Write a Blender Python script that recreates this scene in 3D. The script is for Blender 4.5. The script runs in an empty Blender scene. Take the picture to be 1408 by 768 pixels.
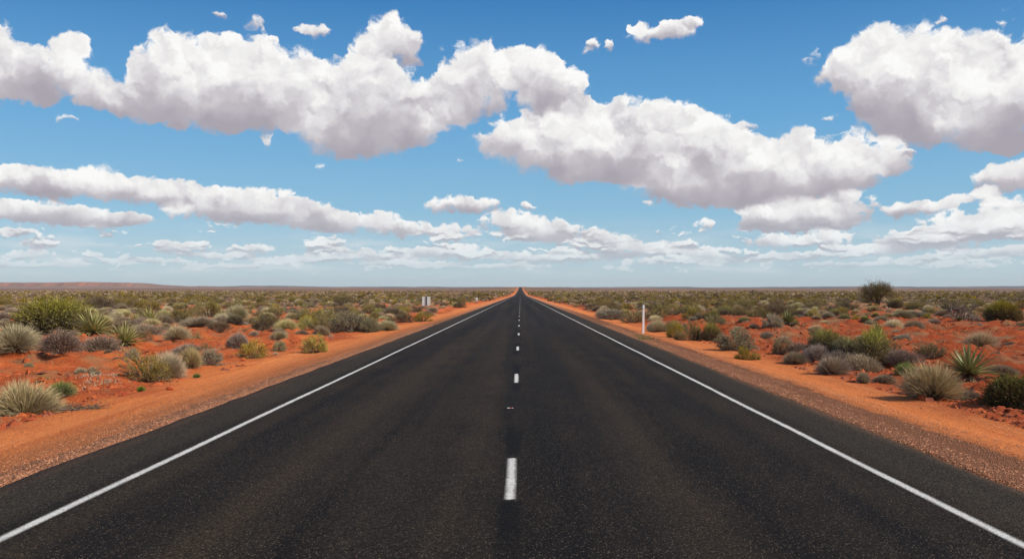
import bpy, math, random
import numpy as np

C = bpy.context.scene
COL = C.collection
PI = math.pi

# ---------------------------------------------------------------- camera
F_PX = 1250.0                    # focal length in pixels of a 1408 px wide frame
EYE = np.array([0.10, 0.0, 1.70])
YAW = math.atan(11.6 / F_PX)     # the road's vanishing point lies a little right of centre
PITCH = math.atan(12.5 / F_PX)
cam = bpy.data.cameras.new('camera')
cam.sensor_width = 36.0
cam.lens = 36.0 * F_PX / 1408.0
cam.clip_start = 0.1
cam.clip_end = 60000.0
cam_ob = bpy.data.objects.new('camera', cam)
COL.objects.link(cam_ob)
cam_ob.location = EYE
cam_ob.rotation_euler = (PI / 2 + PITCH, 0.0, YAW)
C.camera = cam_ob


def pix_dir(px, py):
    """world direction of a point of the photograph (used to lay out clouds and plants)"""
    u = (px - 704.0) / F_PX
    w = -(py - 384.0) / F_PX
    y, z = 1.0, w
    y, z = y * math.cos(PITCH) - z * math.sin(PITCH), y * math.sin(PITCH) + z * math.cos(PITCH)
    x = u
    x, y = x * math.cos(YAW) - y * math.sin(YAW), x * math.sin(YAW) + y * math.cos(YAW)
    d = np.array([x, y, z])
    return d / np.linalg.norm(d)


def pix_ae(px, py):
    d = pix_dir(px, py)
    return math.atan2(d[0], d[1]), math.asin(d[2])


# ---------------------------------------------------------------- sun, exposure
SUN_EL = math.radians(36)
SUN_AZ = math.radians(108)        # clockwise from the way the camera looks (+Y): to the right, a touch behind
sun = bpy.data.lights.new('sun', 'SUN')
sun.energy = 5.0
sun.angle = math.radians(0.5)
sun.color = (1.0, 0.89, 0.74)
sun_ob = bpy.data.objects.new('sun', sun)
COL.objects.link(sun_ob)
sun_ob.rotation_euler = (PI / 2 - SUN_EL, 0.0, -SUN_AZ + PI)
sd = np.array([math.sin(SUN_AZ) * math.cos(SUN_EL), math.cos(SUN_AZ) * math.cos(SUN_EL), math.sin(SUN_EL)])
from mathutils import Vector
sun_ob.rotation_euler = Vector(sd).to_track_quat('Z', 'Y').to_euler()
C.view_settings.view_transform = 'Standard'
C.view_settings.look = 'None'
C.view_settings.exposure = 0.0
C.view_settings.gamma = 1.0
C.view_settings.use_curve_mapping = False
C.cycles.use_denoising = True
C.cycles.max_bounces = 6
C.cycles.diffuse_bounces = 3
C.cycles.transmission_bounces = 4
C.cycles.transparent_max_bounces = 8
C.cycles.sample_clamp_indirect = 6.0


# ---------------------------------------------------------------- node helper
class NT:
    def __init__(self, tree):
        self.t = tree

    def node(self, kind, **props):
        n = self.t.nodes.new(kind)
        for k, v in props.items():
            setattr(n, k, v)
        return n

    def put(self, sock, v):
        if isinstance(v, bpy.types.NodeSocket):
            self.t.links.new(v, sock)
        elif v is not None:
            sock.default_value = v

    def m(self, op, a, b=None, c=None, clamp=False):
        n = self.node('ShaderNodeMath', operation=op, use_clamp=clamp)
        self.put(n.inputs[0], a)
        self.put(n.inputs[1], b)
        self.put(n.inputs[2], c)
        return n.outputs[0]

    def v(self, op, a, b=None, c=None, s=None):
        n = self.node('ShaderNodeVectorMath', operation=op)
        self.put(n.inputs[0], a)
        self.put(n.inputs[1], b)
        self.put(n.inputs[2], c)
        if s is not None:
            self.put(n.inputs['Scale'], s)
        return n.outputs['Value'] if op in ('DOT_PRODUCT', 'LENGTH') else n.outputs['Vector']

    def sep(self, a):
        n = self.node('ShaderNodeSeparateXYZ')
        self.put(n.inputs[0], a)
        return n.outputs

    def comb(self, x, y, z=0.0):
        n = self.node('ShaderNodeCombineXYZ')
        for i, q in enumerate((x, y, z)):
            self.put(n.inputs[i], q)
        return n.outputs[0]

    def step(self, x, a, b, lo=0.0, hi=1.0, smooth=True):
        n = self.node('ShaderNodeMapRange', interpolation_type='SMOOTHSTEP' if smooth else 'LINEAR')
        for i, q in enumerate((x, a, b, lo, hi)):
            self.put(n.inputs[i], q)
        return n.outputs[0]

    def noise(self, vec, scale, detail=4.0, rough=0.55, dims='3D', lac=2.0, dist=0.0, color=False):
        n = self.node('ShaderNodeTexNoise', noise_dimensions=dims)
        self.put(n.inputs['Vector'], vec)
        n.inputs['Scale'].default_value = scale
        n.inputs['Detail'].default_value = detail
        n.inputs['Roughness'].default_value = rough
        n.inputs['Lacunarity'].default_value = lac
        n.inputs['Distortion'].default_value = dist
        return n.outputs['Color'] if color else n.outputs[0]

    def voro(self, vec, scale, detail=0.0, rough=0.5, dims='3D', out='Distance', feature='F1', rand=1.0):
        n = self.node('ShaderNodeTexVoronoi', voronoi_dimensions=dims, feature=feature)
        self.put(n.inputs['Vector'], vec)
        n.inputs['Scale'].default_value = scale
        if 'Detail' in n.inputs:
            n.inputs['Detail'].default_value = detail
            n.inputs['Roughness'].default_value = rough
        n.inputs['Randomness'].default_value = rand
        return n.outputs[out]

    def mix(self, f, a, b, mode='MIX'):
        n = self.node('ShaderNodeMix', data_type='RGBA', blend_type=mode)
        self.put(n.inputs[0], f)
        for i, q in ((6, a), (7, b)):
            if isinstance(q, (tuple, list)) and len(q) == 3:
                q = tuple(q) + (1.0,)
            self.put(n.inputs[i], q)
        return n.outputs[2]

    def ramp(self, f, stops, interp='LINEAR'):
        n = self.node('ShaderNodeValToRGB')
        cr = n.color_ramp
        cr.interpolation = interp
        while len(cr.elements) < len(stops):
            cr.elements.new(0.5)
        for e, (p, c) in zip(cr.elements, stops):
            e.position = p
            e.color = tuple(c) + (1.0,) if len(c) == 3 else c
        self.put(n.inputs[0], f)
        return n.outputs[0]


# ---------------------------------------------------------------- sky with clouds (world shader, in azimuth / elevation)
# cumulus lobes: x, y, half width, half height (read off the photograph, turned into directions of the sky), weight
LOBES = '''
A 10 85 45 50;45 105 50 38;95 72 30 26;108 112 50 26;140 132 40 22;45 135 45 15;-40 90 60 60;-110 110 70 50;
A 165 138 40 20;195 148 42 20;230 85 48 42;290 92 60 48;345 82 55 40;402 108 50 38;255 130 85 38;340 138 90 38;430 132 60 44;
A 215 122 45 38;300 164 110 22;240 172 14 10;368 194 13 12 .5;
A 532 50 42 32;560 64 32 24;512 100 40 22;505 78 28 28;575 88 22 8 .8;480 130 80 48;540 138 66 42;452 162 80 34;520 186 66 28;556 176 52 24;478 200 60 18;
A 640 98 40 38;690 85 45 30;732 98 38 34;655 130 56 34;615 138 48 30;602 162 42 20;768 104 24 22;795 110 14 12 .7;
A 742 132 32 32;778 132 32 28;804 152 28 18;
B 690 192 42 24;740 190 60 36;800 182 60 40;860 172 60 38;922 176 60 40;968 186 42 34;1000 196 28 24;780 216 88 26;862 216 100 28;
B 942 216 78 26;818 236 68 14;1030 172 16 10 .9;
C 900 246 50 26;960 240 60 34;1020 235 60 38;1080 226 60 36;1142 220 58 34;1198 220 48 28;1050 254 90 24;978 266 68 16;1122 246 70 24;
C 1232 226 24 14;1250 212 12 6 .7;1104 180 20 13;1135 160 10 6 .5;
D 1192 92 54 48;1225 132 44 34;1388 196 60 18;1160 104 38 24;1242 76 70 44;1310 86 70 44;1380 88 60 44;1250 130 80 44;1332 138 90 50;1402 130 60 58;1232 170 60 24;
D 1322 186 80 22;1388 202 50 12;1182 150 20 14;1480 110 80 70;1560 140 80 50;1118 75 7 14 .7;1110 88 8 8 .6;
- 896 45 32 18;926 46 28 15;945 32 18 10;876 38 12 8;815 60 11 10;838 60 6 7;805 72 12 6 .5;305 20 16 7 .8;345 33 17 12;436 45 18 11;420 45 12 5 .7;380 57 12 7;
- 1296 26 12 5 .6;1382 30 8 8 .7;1400 26 10 6 .6;100 165 16 5 .5;438 228 8 7 .5;640 217 8 6 .6;1390 5 20 5 .5;
- 50 246 60 18;20 243 40 17;120 252 70 19;190 262 70 18;240 266 40 15;290 274 50 18;350 280 70 20;410 292 55 16;450 300 40 13;
- 500 306 60 14;560 315 40 10;620 320 38 11;330 298 60 9;432 311 60 7;245 290 25 11;80 268 30 9 .7;-60 250 60 20;
- 60 293 70 15;120 298 60 11;20 290 40 13;175 303 36 6;-50 292 60 14;
- 620 280 38 11;660 281 30 10;725 283 9 5;700 305 45 13;745 314 45 14;790 324 50 13;840 332 40 10;730 323 50 7;
- 880 345 60 8;960 348 50 8;915 341 30 8;973 310 19 11;905 320 7 6;890 283 8 5 .6;
- 1060 300 45 14;1110 300 50 15;1165 286 42 21;1060 309 55 8;1140 306 60 8;1070 331 45 9;1140 328 38 12;1240 291 30 10;1090 288 50 14;1040 292 30 10;1350 268 30 8;1290 322 50 9;1280 284 35 8;
- 1308 275 20 11;1370 246 45 15;1402 240 40 18;1460 240 60 20;1330 309 65 17;1396 309 60 17;1372 317 80 11;1382 281 40 10;1470 300 60 20;
- 1250 330 55 12;1302 336 45 8;1200 345 60 7;1120 352 50 6;1060 352 40 6;1340 350 60 7;1400 345 40 8;
- 250 341 45 8;225 338 14 9;345 344 38 6;185 337 12 4;460 343 48 7;560 348 60 8;630 347 52 9;480 353 70 5;
- 55 336 25 7;20 321 24 5;100 361 32 5;38 350 46 6;120 300 90 8;780 346 30 5;300 352 60 4;700 352 60 5;760 357 70 5;830 352 40 5;
- 1010 356 60 5;930 360 70 5;560 362 80 4;400 358 60 4;200 358 50 4;1260 358 60 5;1160 364 70 4;50 366 60 3;320 366 70 3;680 366 90 3;
'''
LOB = []
for line in LOBES.strip().split('\n'):
    for rec in line[2:].split(';'):
        q = rec.split()
        if len(q) < 4:
            continue
        px, py, rx, ry = map(float, q[:4])
        w = float(q[4]) if len(q) > 4 else 1.0
        if py > 215 and rx > 20:
            ry *= 1.22
        if rx < 22:
            w *= 0.85
        LOB.append((line[0] if rx > 13 else '-', px, py, rx, ry, w))
BLOBS = []
for (g, px, py, rx, ry, w) in LOB:
    # the cloud column this lobe stands in: from the base of the cloud to its top, for the light falling on it
    top, bot = py - ry, py + ry
    for (g2, x2, y2, rx2, ry2, _w) in LOB:
        if g2 == g and abs(x2 - px) < 0.75 * rx2 + 0.25 * rx:
            over = min(py + ry, y2 + ry2) - max(py - ry, y2 - ry2)
            if over > (0.0 if g != '-' else 0.55 * 2 * min(ry, ry2)):
                top, bot = min(top, y2 - ry2), max(bot, y2 + ry2)
    a0, e0 = pix_ae(px, py)
    a1, a2 = pix_ae(px - rx, py)[0], pix_ae(px + rx, py)[0]
    e1, e2 = pix_ae(px, py + ry)[1], pix_ae(px, py - ry)[1]
    c1, c2 = pix_ae(px, bot)[1], pix_ae(px, top)[1]
    BLOBS.append((a0, e0, (a2 - a1) / 2 * 1.22, (e2 - e1) / 2 * 1.22, w, (c1 + c2) / 2, (c2 - c1) / 2))

world = bpy.data.worlds.new('World')
C.world = world
world.use_nodes = True
world.cycles.sampling_method = 'MANUAL'
world.cycles.sample_map_resolution = 512
wt = world.node_tree
wt.nodes.clear()
W = NT(wt)
SKY_STRENGTH = 0.10
sky = W.node('ShaderNodeTexSky', sky_type='NISHITA', sun_disc=False, sun_elevation=SUN_EL, sun_rotation=SUN_AZ,
             altitude=200.0, air_density=1.0, dust_density=0.6, ozone_density=2.0)
tc = W.node('ShaderNodeTexCoord')
dirv = W.v('NORMALIZE', tc.outputs['Generated'])
dx, dy, dz = W.sep(dirv)
az = W.m('ARCTAN2', dx, dy)
el = W.m('ARCSINE', dz)
P = W.comb(az, el, 0.0)
# warping noises: coarse and fine; finer for the far (low) clouds
lo = W.step(el, 0.075, 0.15, 1.0, 0.0)
w1 = W.noise(P, 26.0, 3.0, 0.6, color=True)
w2 = W.noise(P, 90.0, 3.0, 0.6, color=True)
warp = W.v('MULTIPLY_ADD', W.v('SUBTRACT', w1, (0.5, 0.5, 0.5)), (0.036, 0.026, 0.0),
           W.v('MULTIPLY', W.v('SUBTRACT', w2, (0.5, 0.5, 0.5)), (0.013, 0.011, 0.0)))
warp = W.v('SCALE', warp, s=W.step(el, 0.0, 0.17, 0.22, 1.0, smooth=False))
PW = W.v('ADD', P, warp)
LDIR = (0.004, 0.0075, 0.0)


def billow(vec):
    a = W.noise(vec, 30.0, 3.0, 0.5)
    b = W.voro(vec, 34.0, 1.0, 0.45, dims='2D', feature='SMOOTH_F1')
    return W.m('MULTIPLY_ADD', b, -0.55, a)


def ragged(vec, k):
    n = W.noise(vec, 60.0 * k, 7.0, 0.62, lac=2.1)
    return W.m('MULTIPLY_ADD', W.voro(vec, 40.0 * k, 1.5, 0.5, dims='2D', feature='SMOOTH_F1'), -0.60, n)


PF = PW
r_hi = ragged(PW, 1.0)
r0 = W.m('MULTIPLY_ADD', lo, W.m('SUBTRACT', ragged(PW, 2.3), r_hi), r_hi)
big = W.m('MULTIPLY_ADD', W.noise(PW, 21.0, 2.0, 0.5), 0.62, -0.31)      # larger bays and gaps in the outline
r0 = W.m('MULTIPLY_ADD', big, W.m('SUBTRACT', 1.0, W.m('MULTIPLY', lo, 0.6)), r0)
PB = W.v('ADD', PF, W.v('SCALE', W.v('SUBTRACT', w2, (0.5, 0.5, 0.5)), s=0.012))
s0 = billow(PB)
rdiff = W.m('SUBTRACT', s0, billow(W.v('ADD', PB, LDIR)))
mott = W.noise(PF, 19.0, 2.5, 0.5)

grp = bpy.data.node_groups.new('cloud_shade', 'ShaderNodeTree')
for nm, ty in (('F', 'NodeSocketFloat'), ('V', 'NodeSocketFloat'), ('R', 'NodeSocketFloat'), ('D', 'NodeSocketFloat'), ('M', 'NodeSocketFloat'),
               ('El', 'NodeSocketFloat'), ('Sky', 'NodeSocketColor')):
    grp.interface.new_socket(nm, in_out='INPUT', socket_type=ty)
grp.interface.new_socket('Color', in_out='OUTPUT', socket_type='NodeSocketColor')
G = NT(grp)
gi = G.node('NodeGroupInput')
go = G.node('NodeGroupOutput')
Fi, Vi, Ri, Di, Mi, Eli, Ski = [gi.outputs[i] for i in range(7)]
vy = G.m('DIVIDE', Vi, G.m('MAXIMUM', Fi, 0.05))
dens = G.m('ADD', G.m('MINIMUM', Fi, 1.6), G.m('MULTIPLY_ADD', Ri, 1.60, -0.44))
under = G.step(vy, 0.10, -0.55)
alpha = G.step(dens, 0.02, G.m('MULTIPLY_ADD', under, 0.45, 0.46))
alpha = G.m('POWER', alpha, 0.85)
body = G.step(dens, 0.2, 1.3)
shade = G.m('MULTIPLY_ADD', Mi, 1.0, -0.5)                      # slow mottling moves the shadow line
hgt = G.m('ADD', vy, G.m('MULTIPLY', shade, 1.15))
lit = G.step(hgt, -1.0, 0.50, 0.04, 0.90)
lit = G.m('MULTIPLY_ADD', Di, G.step(hgt, -0.6, 0.1, 0.05, 0.95), lit)
lit = G.m('MULTIPLY_ADD', body, -0.06, lit)
lit = G.m('MULTIPLY_ADD', shade, 0.45, lit)
lit = G.m('MULTIPLY_ADD', G.m('SUBTRACT', Ri, 0.25), 0.05, lit, clamp=True)
ccol = G.ramp(lit, [(0.0, (0.400, 0.372, 0.425)), (0.28, (0.520, 0.490, 0.535)), (0.55, (0.73, 0.71, 0.73)), (0.78, (0.87, 0.86, 0.855)),
                    (1.0, (0.98, 0.975, 0.96))])
far = G.step(Eli, 0.005, 0.10, 0.50, 0.0)
ccol = G.mix(far, ccol, (0.60, 0.71, 0.78))
alpha = G.m('MULTIPLY', alpha, G.step(Fi, 0.02, 0.42, 0.0, 1.0))
alpha = G.m('MULTIPLY', alpha, G.step(Eli, 0.004, 0.05, 0.25, 1.0))
G.put(go.inputs[0], G.mix(alpha, Ski, G.v('SCALE', ccol, s=1.0 / SKY_STRENGTH)))

# sky colour: the sky model, a little deeper overhead, plus thin streaks of far cloud low over the horizon
hsv = W.node('ShaderNodeHueSaturation')
hsv.inputs['Saturation'].default_value = 1.12
hsv.inputs['Value'].default_value = 1.0
W.put(hsv.inputs['Color'], sky.outputs[0])
skyc = W.mix(0.80, hsv.outputs[0], W.v('SCALE', W.ramp(W.step(el, -0.02, 0.60, smooth=False),
    [(0.0, (0.57, 0.70, 0.77)), (0.06, (0.50, 0.665, 0.76)), (0.17, (0.25, 0.52, 0.745)), (0.33, (0.125, 0.395, 0.715)), (0.52, (0.036, 0.22, 0.54)),
     (1.0, (0.02, 0.13, 0.36))]), s=1.0 / SKY_STRENGTH))
streak = W.noise(W.v('MULTIPLY', PW, (9.0, 75.0, 1.0)), 1.0, 5.0, 0.55)
stm = W.m('MULTIPLY', W.step(streak, 0.46, 0.68), W.m('MULTIPLY', W.step(el, 0.006, 0.022), W.step(el, 0.078, 0.040)))
skyc = W.mix(W.m('MULTIPLY', stm, 0.55), skyc, tuple(q / SKY_STRENGTH for q in (0.70, 0.76, 0.80)))


# small far cumulus of the lowest rows
def far_field(vec):
    return W.step(W.noise(W.v('MULTIPLY', vec, (20.0, 66.0, 1.0)), 1.0, 4.0, 0.55), 0.47, 0.72)


ff = far_field(PW)
fmask = W.m('MULTIPLY', W.step(el, 0.008, 0.020), W.step(el, 0.075, 0.045))
fgen = W.m('MULTIPLY', ff, fmask)
fv = W.m('MULTIPLY', W.m('MULTIPLY', W.m('SUBTRACT', ff, far_field(W.v('ADD', PW, (0.0, 0.0035, 0.0)))), 2.6), fmask)


def leaf(blobs):
    """one small node group per patch of sky"""
    if not blobs:
        return plain.outputs[0]
    t = bpy.data.node_groups.new('cloud_patch', 'ShaderNodeTree')
    t.interface.new_socket('P', in_out='INPUT', socket_type='NodeSocketVector')
    t.interface.new_socket('F', in_out='OUTPUT', socket_type='NodeSocketFloat')
    t.interface.new_socket('V', in_out='OUTPUT', socket_type='NodeSocketFloat')
    L = NT(t)
    p = L.node('NodeGroupInput').outputs[0]
    out = L.node('NodeGroupOutput')
    Fs, Vs = None, None
    ely = L.sep(p)[1]
    for (a, e, ra, re, w, cm, ch) in blobs:
        v = L.v('MULTIPLY_ADD', p, (1 / ra, 1 / re, 0.0), (-a / ra, -e / re, 0.0))
        k = L.m('MULTIPLY_ADD', L.v('DOT_PRODUCT', v, v), -w, w, clamp=True)
        h = L.m('MULTIPLY_ADD', ely, 1 / ch, -cm / ch)
        Vs = L.m('MULTIPLY', k, h) if Fs is None else L.m('MULTIPLY_ADD', k, h, Vs)
        Fs = k if Fs is None else L.m('ADD', Fs, k)
    L.put(out.inputs[0], Fs)
    L.put(out.inputs[1], Vs)
    q = W.node('ShaderNodeGroup', node_tree=t)
    W.put(q.inputs[0], PW)
    g = W.node('ShaderNodeGroup', node_tree=grp)
    for i, s_ in enumerate((W.m('ADD', q.outputs[0], fgen), W.m('ADD', q.outputs[1], fv), r0, rdiff, mott, el, skyc)):
        W.put(g.inputs[i], s_)
    b = W.node('ShaderNodeBackground')
    b.inputs['Strength'].default_value = SKY_STRENGTH
    W.put(b.inputs['Color'], g.outputs[0])
    return b.outputs[0]


def generic():
    """clouds of the rest of the sky, outside the view"""
    Fs = W.step(W.noise(P, 3.2, 3.0, 0.5), 0.48, 0.68)
    g = W.node('ShaderNodeGroup', node_tree=grp)
    for i, q in enumerate((Fs, W.m('MULTIPLY', Fs, 0.15), r0, rdiff, mott, el, skyc)):
        W.put(g.inputs[i], q)
    b = W.node('ShaderNodeBackground')
    b.inputs['Strength'].default_value = SKY_STRENGTH
    W.put(b.inputs['Color'], g.outputs[0])
    return b.outputs[0]


plain = W.node('ShaderNodeBackground')
plain.inputs['Strength'].default_value = SKY_STRENGTH
W.put(plain.inputs['Color'], skyc)
pwx, pwy, _z = W.sep(PW)


def mixsh(f, a, b):
    n = W.node('ShaderNodeMixShader')
    W.put(n.inputs[0], f)
    W.put(n.inputs[1], a)
    W.put(n.inputs[2], b)
    return n.outputs[0]


def tree(blobs, a0, a1, e0, e1, depth=0):
    """splits the sky so that each direction evaluates only the lobes near it"""
    inside = [b for b in blobs if b[0] - b[2] < a1 and b[0] + b[2] > a0 and b[1] - b[3] < e1 and b[1] + b[3] > e0]
    if len(inside) <= 20 or depth >= 7:
        return leaf(inside)
    if (a1 - a0) > (e1 - e0) * 2.2:
        c = sorted(b[0] for b in inside)[len(inside) // 2]
        c = min(max(c, a0 + 0.2 * (a1 - a0)), a1 - 0.2 * (a1 - a0))
        return mixsh(W.m('GREATER_THAN', pwx, c), tree(inside, a0, c, e0, e1, depth + 1), tree(inside, c, a1, e0, e1, depth + 1))
    c = sorted(b[1] for b in inside)[len(inside) // 2]
    c = min(max(c, e0 + 0.2 * (e1 - e0)), e1 - 0.2 * (e1 - e0))
    return mixsh(W.m('GREATER_THAN', pwy, c), tree(inside, a0, a1, e0, c, depth + 1), tree(inside, a0, a1, c, e1, depth + 1))


inview = W.m('MULTIPLY', W.m('LESS_THAN', W.m('ABSOLUTE', pwx), 0.72), W.m('MULTIPLY', W.m('LESS_THAN', pwy, 0.40), W.m('GREATER_THAN', pwy, -0.02)))
bg = mixsh(inview, generic(), tree(BLOBS, -0.72, 0.72, -0.02, 0.40))
wo = W.node('ShaderNodeOutputWorld')
W.put(wo.inputs['Surface'], bg)

# ================================================================ tools
def new_mat(name):
    m = bpy.data.materials.new(name)
    m.use_nodes = True
    m.node_tree.nodes.clear()
    t = NT(m.node_tree)
    out = t.node('ShaderNodeOutputMaterial')
    return m, t, out


def principled(t, out, color, rough=0.8, spec=0.3, normal=None, **kw):
    p = t.node('ShaderNodeBsdfPrincipled')
    t.put(p.inputs['Base Color'], tuple(color) + (1.0,) if isinstance(color, (tuple, list)) and len(color) == 3 else color)
    t.put(p.inputs['Roughness'], rough)
    t.put(p.inputs['Specular IOR Level'], spec)
    if normal is not None:
        t.put(p.inputs['Normal'], normal)
    for k, v in kw.items():
        t.put(p.inputs[k], v)
    if out is not None:
        t.put(out.inputs['Surface'], p.outputs[0])
    return p.outputs[0]


def bump(t, height, strength, dist):
    b = t.node('ShaderNodeBump')
    b.inputs['Strength'].default_value = strength
    b.inputs['Distance'].default_value = dist
    t.put(b.inputs['Height'], height)
    return b.outputs[0]


def simple_mat(name, color, rough=0.6, spec=0.3, vary=0.12, scale=20.0, metallic=0.0):
    m, t, out = new_mat(name)
    g = t.node('ShaderNodeTexCoord')
    n = t.noise(g.outputs['Object'], scale, 4.0, 0.6)
    c = t.mix(n, tuple(q * (1 - vary) for q in color), tuple(min(1, q * (1 + vary)) for q in color))
    principled(t, out, c, rough, spec, **{'Metallic': metallic})
    return m


def hash2(ix, iy, seed):
    h = (ix.astype(np.int64) * 374761393 + iy.astype(np.int64) * 668265263 + seed * 974634777) & 0xFFFFFFFF
    h = ((h ^ (h >> 13)) * 1274126177) & 0xFFFFFFFF
    h = (h ^ (h >> 16)) & 0xFFFFFF
    return h / float(0xFFFFFF)


def vnoise(x, y, seed=0):
    x = np.asarray(x, float)
    y = np.asarray(y, float)
    ix, iy = np.floor(x), np.floor(y)
    fx, fy = x - ix, y - iy
    fx = fx * fx * fx * (fx * (fx * 6 - 15) + 10)
    fy = fy * fy * fy * (fy * (fy * 6 - 15) + 10)
    ix, iy = ix.astype(np.int64), iy.astype(np.int64)
    a, b = hash2(ix, iy, seed), hash2(ix + 1, iy, seed)
    c, d = hash2(ix, iy + 1, seed), hash2(ix + 1, iy + 1, seed)
    return (a * (1 - fx) + b * fx) * (1 - fy) + (c * (1 - fx) + d * fx) * fy - 0.5


def fbm(x, y, seed=0, octs=4, rough=0.5):
    s, a = 0.0, 1.0
    for k in range(octs):
        s = s + a * vnoise(x * 2 ** k + 13.7 * k, y * 2 ** k - 7.1 * k, seed + k)
        a *= rough
    return s


def sstep(x, a, b):
    t = np.clip((x - a) / (b - a), 0, 1)
    return t * t * (3 - 2 * t)


# long profile of the land: falls gently to a basin 700 m off, then climbs to a crest 3 km away
_py = np.arange(-400.0, 20000.0, 5.0)
_pz = np.interp(_py, [-400, 650, 760, 2950, 3200, 20000], [2.08, -3.38, -3.5, 1.0, 1.0, 1.0])
_k = np.hanning(41)
_pz = np.convolve(np.pad(_pz, 20, mode='edge'), _k / _k.sum(), mode='valid')
_pz -= np.interp(0.0, _py, _pz)


def prof(y):
    return np.interp(y, _py, _pz)


def crest(x, y):
    return 5.2 * np.exp(-(x / 130.0) ** 2) * sstep(y, 1300, 3150) * (1 - sstep(y, 3200, 3900))


def road_z(x, y):
    return prof(y) + crest(x, y)


def ground_h(x, y):
    """height of the natural ground"""
    ax = np.abs(x)
    base = prof(y) + crest(x, y)
    drop = np.interp(ax, [0, 4.3, 4.55, 5.6, 7.2, 9.0, 12, 60], [-0.16, -0.16, -0.035, -0.09, -0.14, -0.16, -0.10, 0.0])
    rough = sstep(ax + 1.2 * vnoise(x * 0.35, y * 0.35, 91), 6.6, 9.0)
    d = np.hypot(x, y)
    n = 0.30 * fbm(x * 0.09, y * 0.09, 5, 3) + 0.20 * fbm(x * 0.35, y * 0.35, 11, 3)
    lump = fbm(x * 1.1, y * 1.1, 23, 4, 0.6)
    n = n + 0.15 * lump + 0.24 * np.maximum(fbm(x * 2.3, y * 2.3, 41, 4, 0.62) - 0.10, 0)
    n = n * (1 + np.clip(d / 300, 0, 1.5))
    track = 0.030 * fbm(x * 2.2, y * 0.28, 61, 4, 0.6) * sstep(ax, 4.7, 5.3)
    track = track - 0.03 * np.exp(-((ax - 6.35) / 0.28) ** 2)
    return base + drop + rough * n + track


def ground_hit(px, py):
    """where the line of sight through a pixel of the photograph meets the ground"""
    d = pix_dir(px, py)
    lo_, hi_ = 3.0, 6000.0
    for _ in range(60):
        mid = math.sqrt(lo_ * hi_)
        p = EYE + d * mid
        if p[2] > prof(p[1]) - (0.12 if abs(p[0]) > 5.5 else 0.0):
            lo_ = mid
        else:
            hi_ = mid
    p = EYE + d * lo_
    return p[0], p[1]


def mesh_from(name, V, Fs, mats=(), midx=None, smooth=True, attrs=None):
    """V: n x 3; Fs: list of index arrays (m x k)"""
    me = bpy.data.meshes.new(name)
    V = np.asarray(V, np.float32)
    Fs = [np.asarray(f, np.int32) for f in Fs if len(f)]
    me.vertices.add(len(V))
    me.vertices.foreach_set('co', V.ravel())
    loops = np.concatenate([f.ravel() for f in Fs])
    tot = np.concatenate([np.full(len(f), f.shape[1], np.int32) for f in Fs])
    start = np.concatenate([[0], np.cumsum(tot)[:-1]]).astype(np.int32)
    me.loops.add(len(loops))
    me.loops.foreach_set('vertex_index', loops)
    me.polygons.add(len(tot))
    me.polygons.foreach_set('loop_start', start)
    for m in mats:
        me.materials.append(m)
    if midx is not None:
        me.polygons.foreach_set('material_index', np.asarray(midx, np.int32))
    me.polygons.foreach_set('use_smooth', np.full(len(tot), smooth, bool))
    if attrs:
        for k, a in attrs.items():
            at = me.attributes.new(k, 'FLOAT_COLOR', 'POINT')
            at.data.foreach_set('color', np.asarray(a, np.float32).ravel())
    me.update(calc_edges=True)
    me.validate()
    return me


def link(name, me, parent=None, loc=None):
    o = bpy.data.objects.new(name, me)
    COL.objects.link(o)
    if parent is not None:
        o.parent = parent
    if loc is not None:
        o.location = loc
    return o


def tag(o, label=None, cat=None, group=None, kind=None):
    if label:
        o['label'] = label
    if cat:
        o['category'] = cat
    if group:
        o['group'] = group
    if kind:
        o['kind'] = kind
    return o


def grid_faces(nr, nc):
    i = np.arange(nr - 1)[:, None] * nc + np.arange(nc - 1)[None, :]
    i = i.ravel()
    return np.stack([i, i + 1, i + nc + 1, i + nc], 1)


def grow(a, b, d0, rate):
    out, d = [a], d0
    while out[-1] < b:
        out.append(out[-1] + d)
        d *= rate
    return out


# ================================================================ ground
xs = grow(7.0, 26.0, 0.13, 1.004) + []
xs = xs + grow(xs[-1] + 0.25, 14000.0, 0.25, 1.045)
xs = [0.0, 3.0, 4.2, 4.45, 4.6, 4.8, 5.0, 5.2, 5.4, 5.6, 5.8, 6.0, 6.2, 6.4, 6.6, 6.8] + xs
xs = np.array([-q for q in xs[:0:-1]] + xs)
ys = np.array(list(np.arange(-60, 6, 2.0)) + grow(6.0, 45.0, 0.13, 1.002) + grow(45.3, 17000.0, 0.22, 1.016))
GX, GY = np.meshgrid(xs, ys)
GZ = ground_h(GX, GY)
m_soil, t, out = new_mat('red_soil')
pos = t.node('ShaderNodeNewGeometry').outputs['Position']
px_, py_, pz_ = t.sep(pos)
ax_ = t.m('ABSOLUTE', px_)
n1 = t.noise(pos, 0.22, 4.0, 0.6)
n2 = t.noise(pos, 1.6, 5.0, 0.62)
n3 = t.noise(pos, 9.0, 5.0, 0.65)
n4 = t.noise(pos, 55.0, 3.0, 0.6)
red = t.mix(t.step(n2, 0.32, 0.68), (0.42, 0.090, 0.028), (0.60, 0.155, 0.046))
red = t.mix(t.m('MULTIPLY', t.step(n1, 0.42, 0.66), 0.55), red, (0.30, 0.056, 0.024))
red = t.mix(t.m('MULTIPLY', t.step(n3, 0.55, 0.75), 0.45), red, (0.55, 0.16, 0.06))
sand = t.mix(n2, (0.69, 0.198, 0.054), (0.76, 0.262, 0.086))
sand = t.mix(t.m('MULTIPLY', t.step(n3, 0.40, 0.72), 0.35), sand, (0.50, 0.125, 0.036))
rut = t.noise(t.v('MULTIPLY', pos, (3.2, 0.10, 0.0)), 1.0, 4.0, 0.6)
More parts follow.
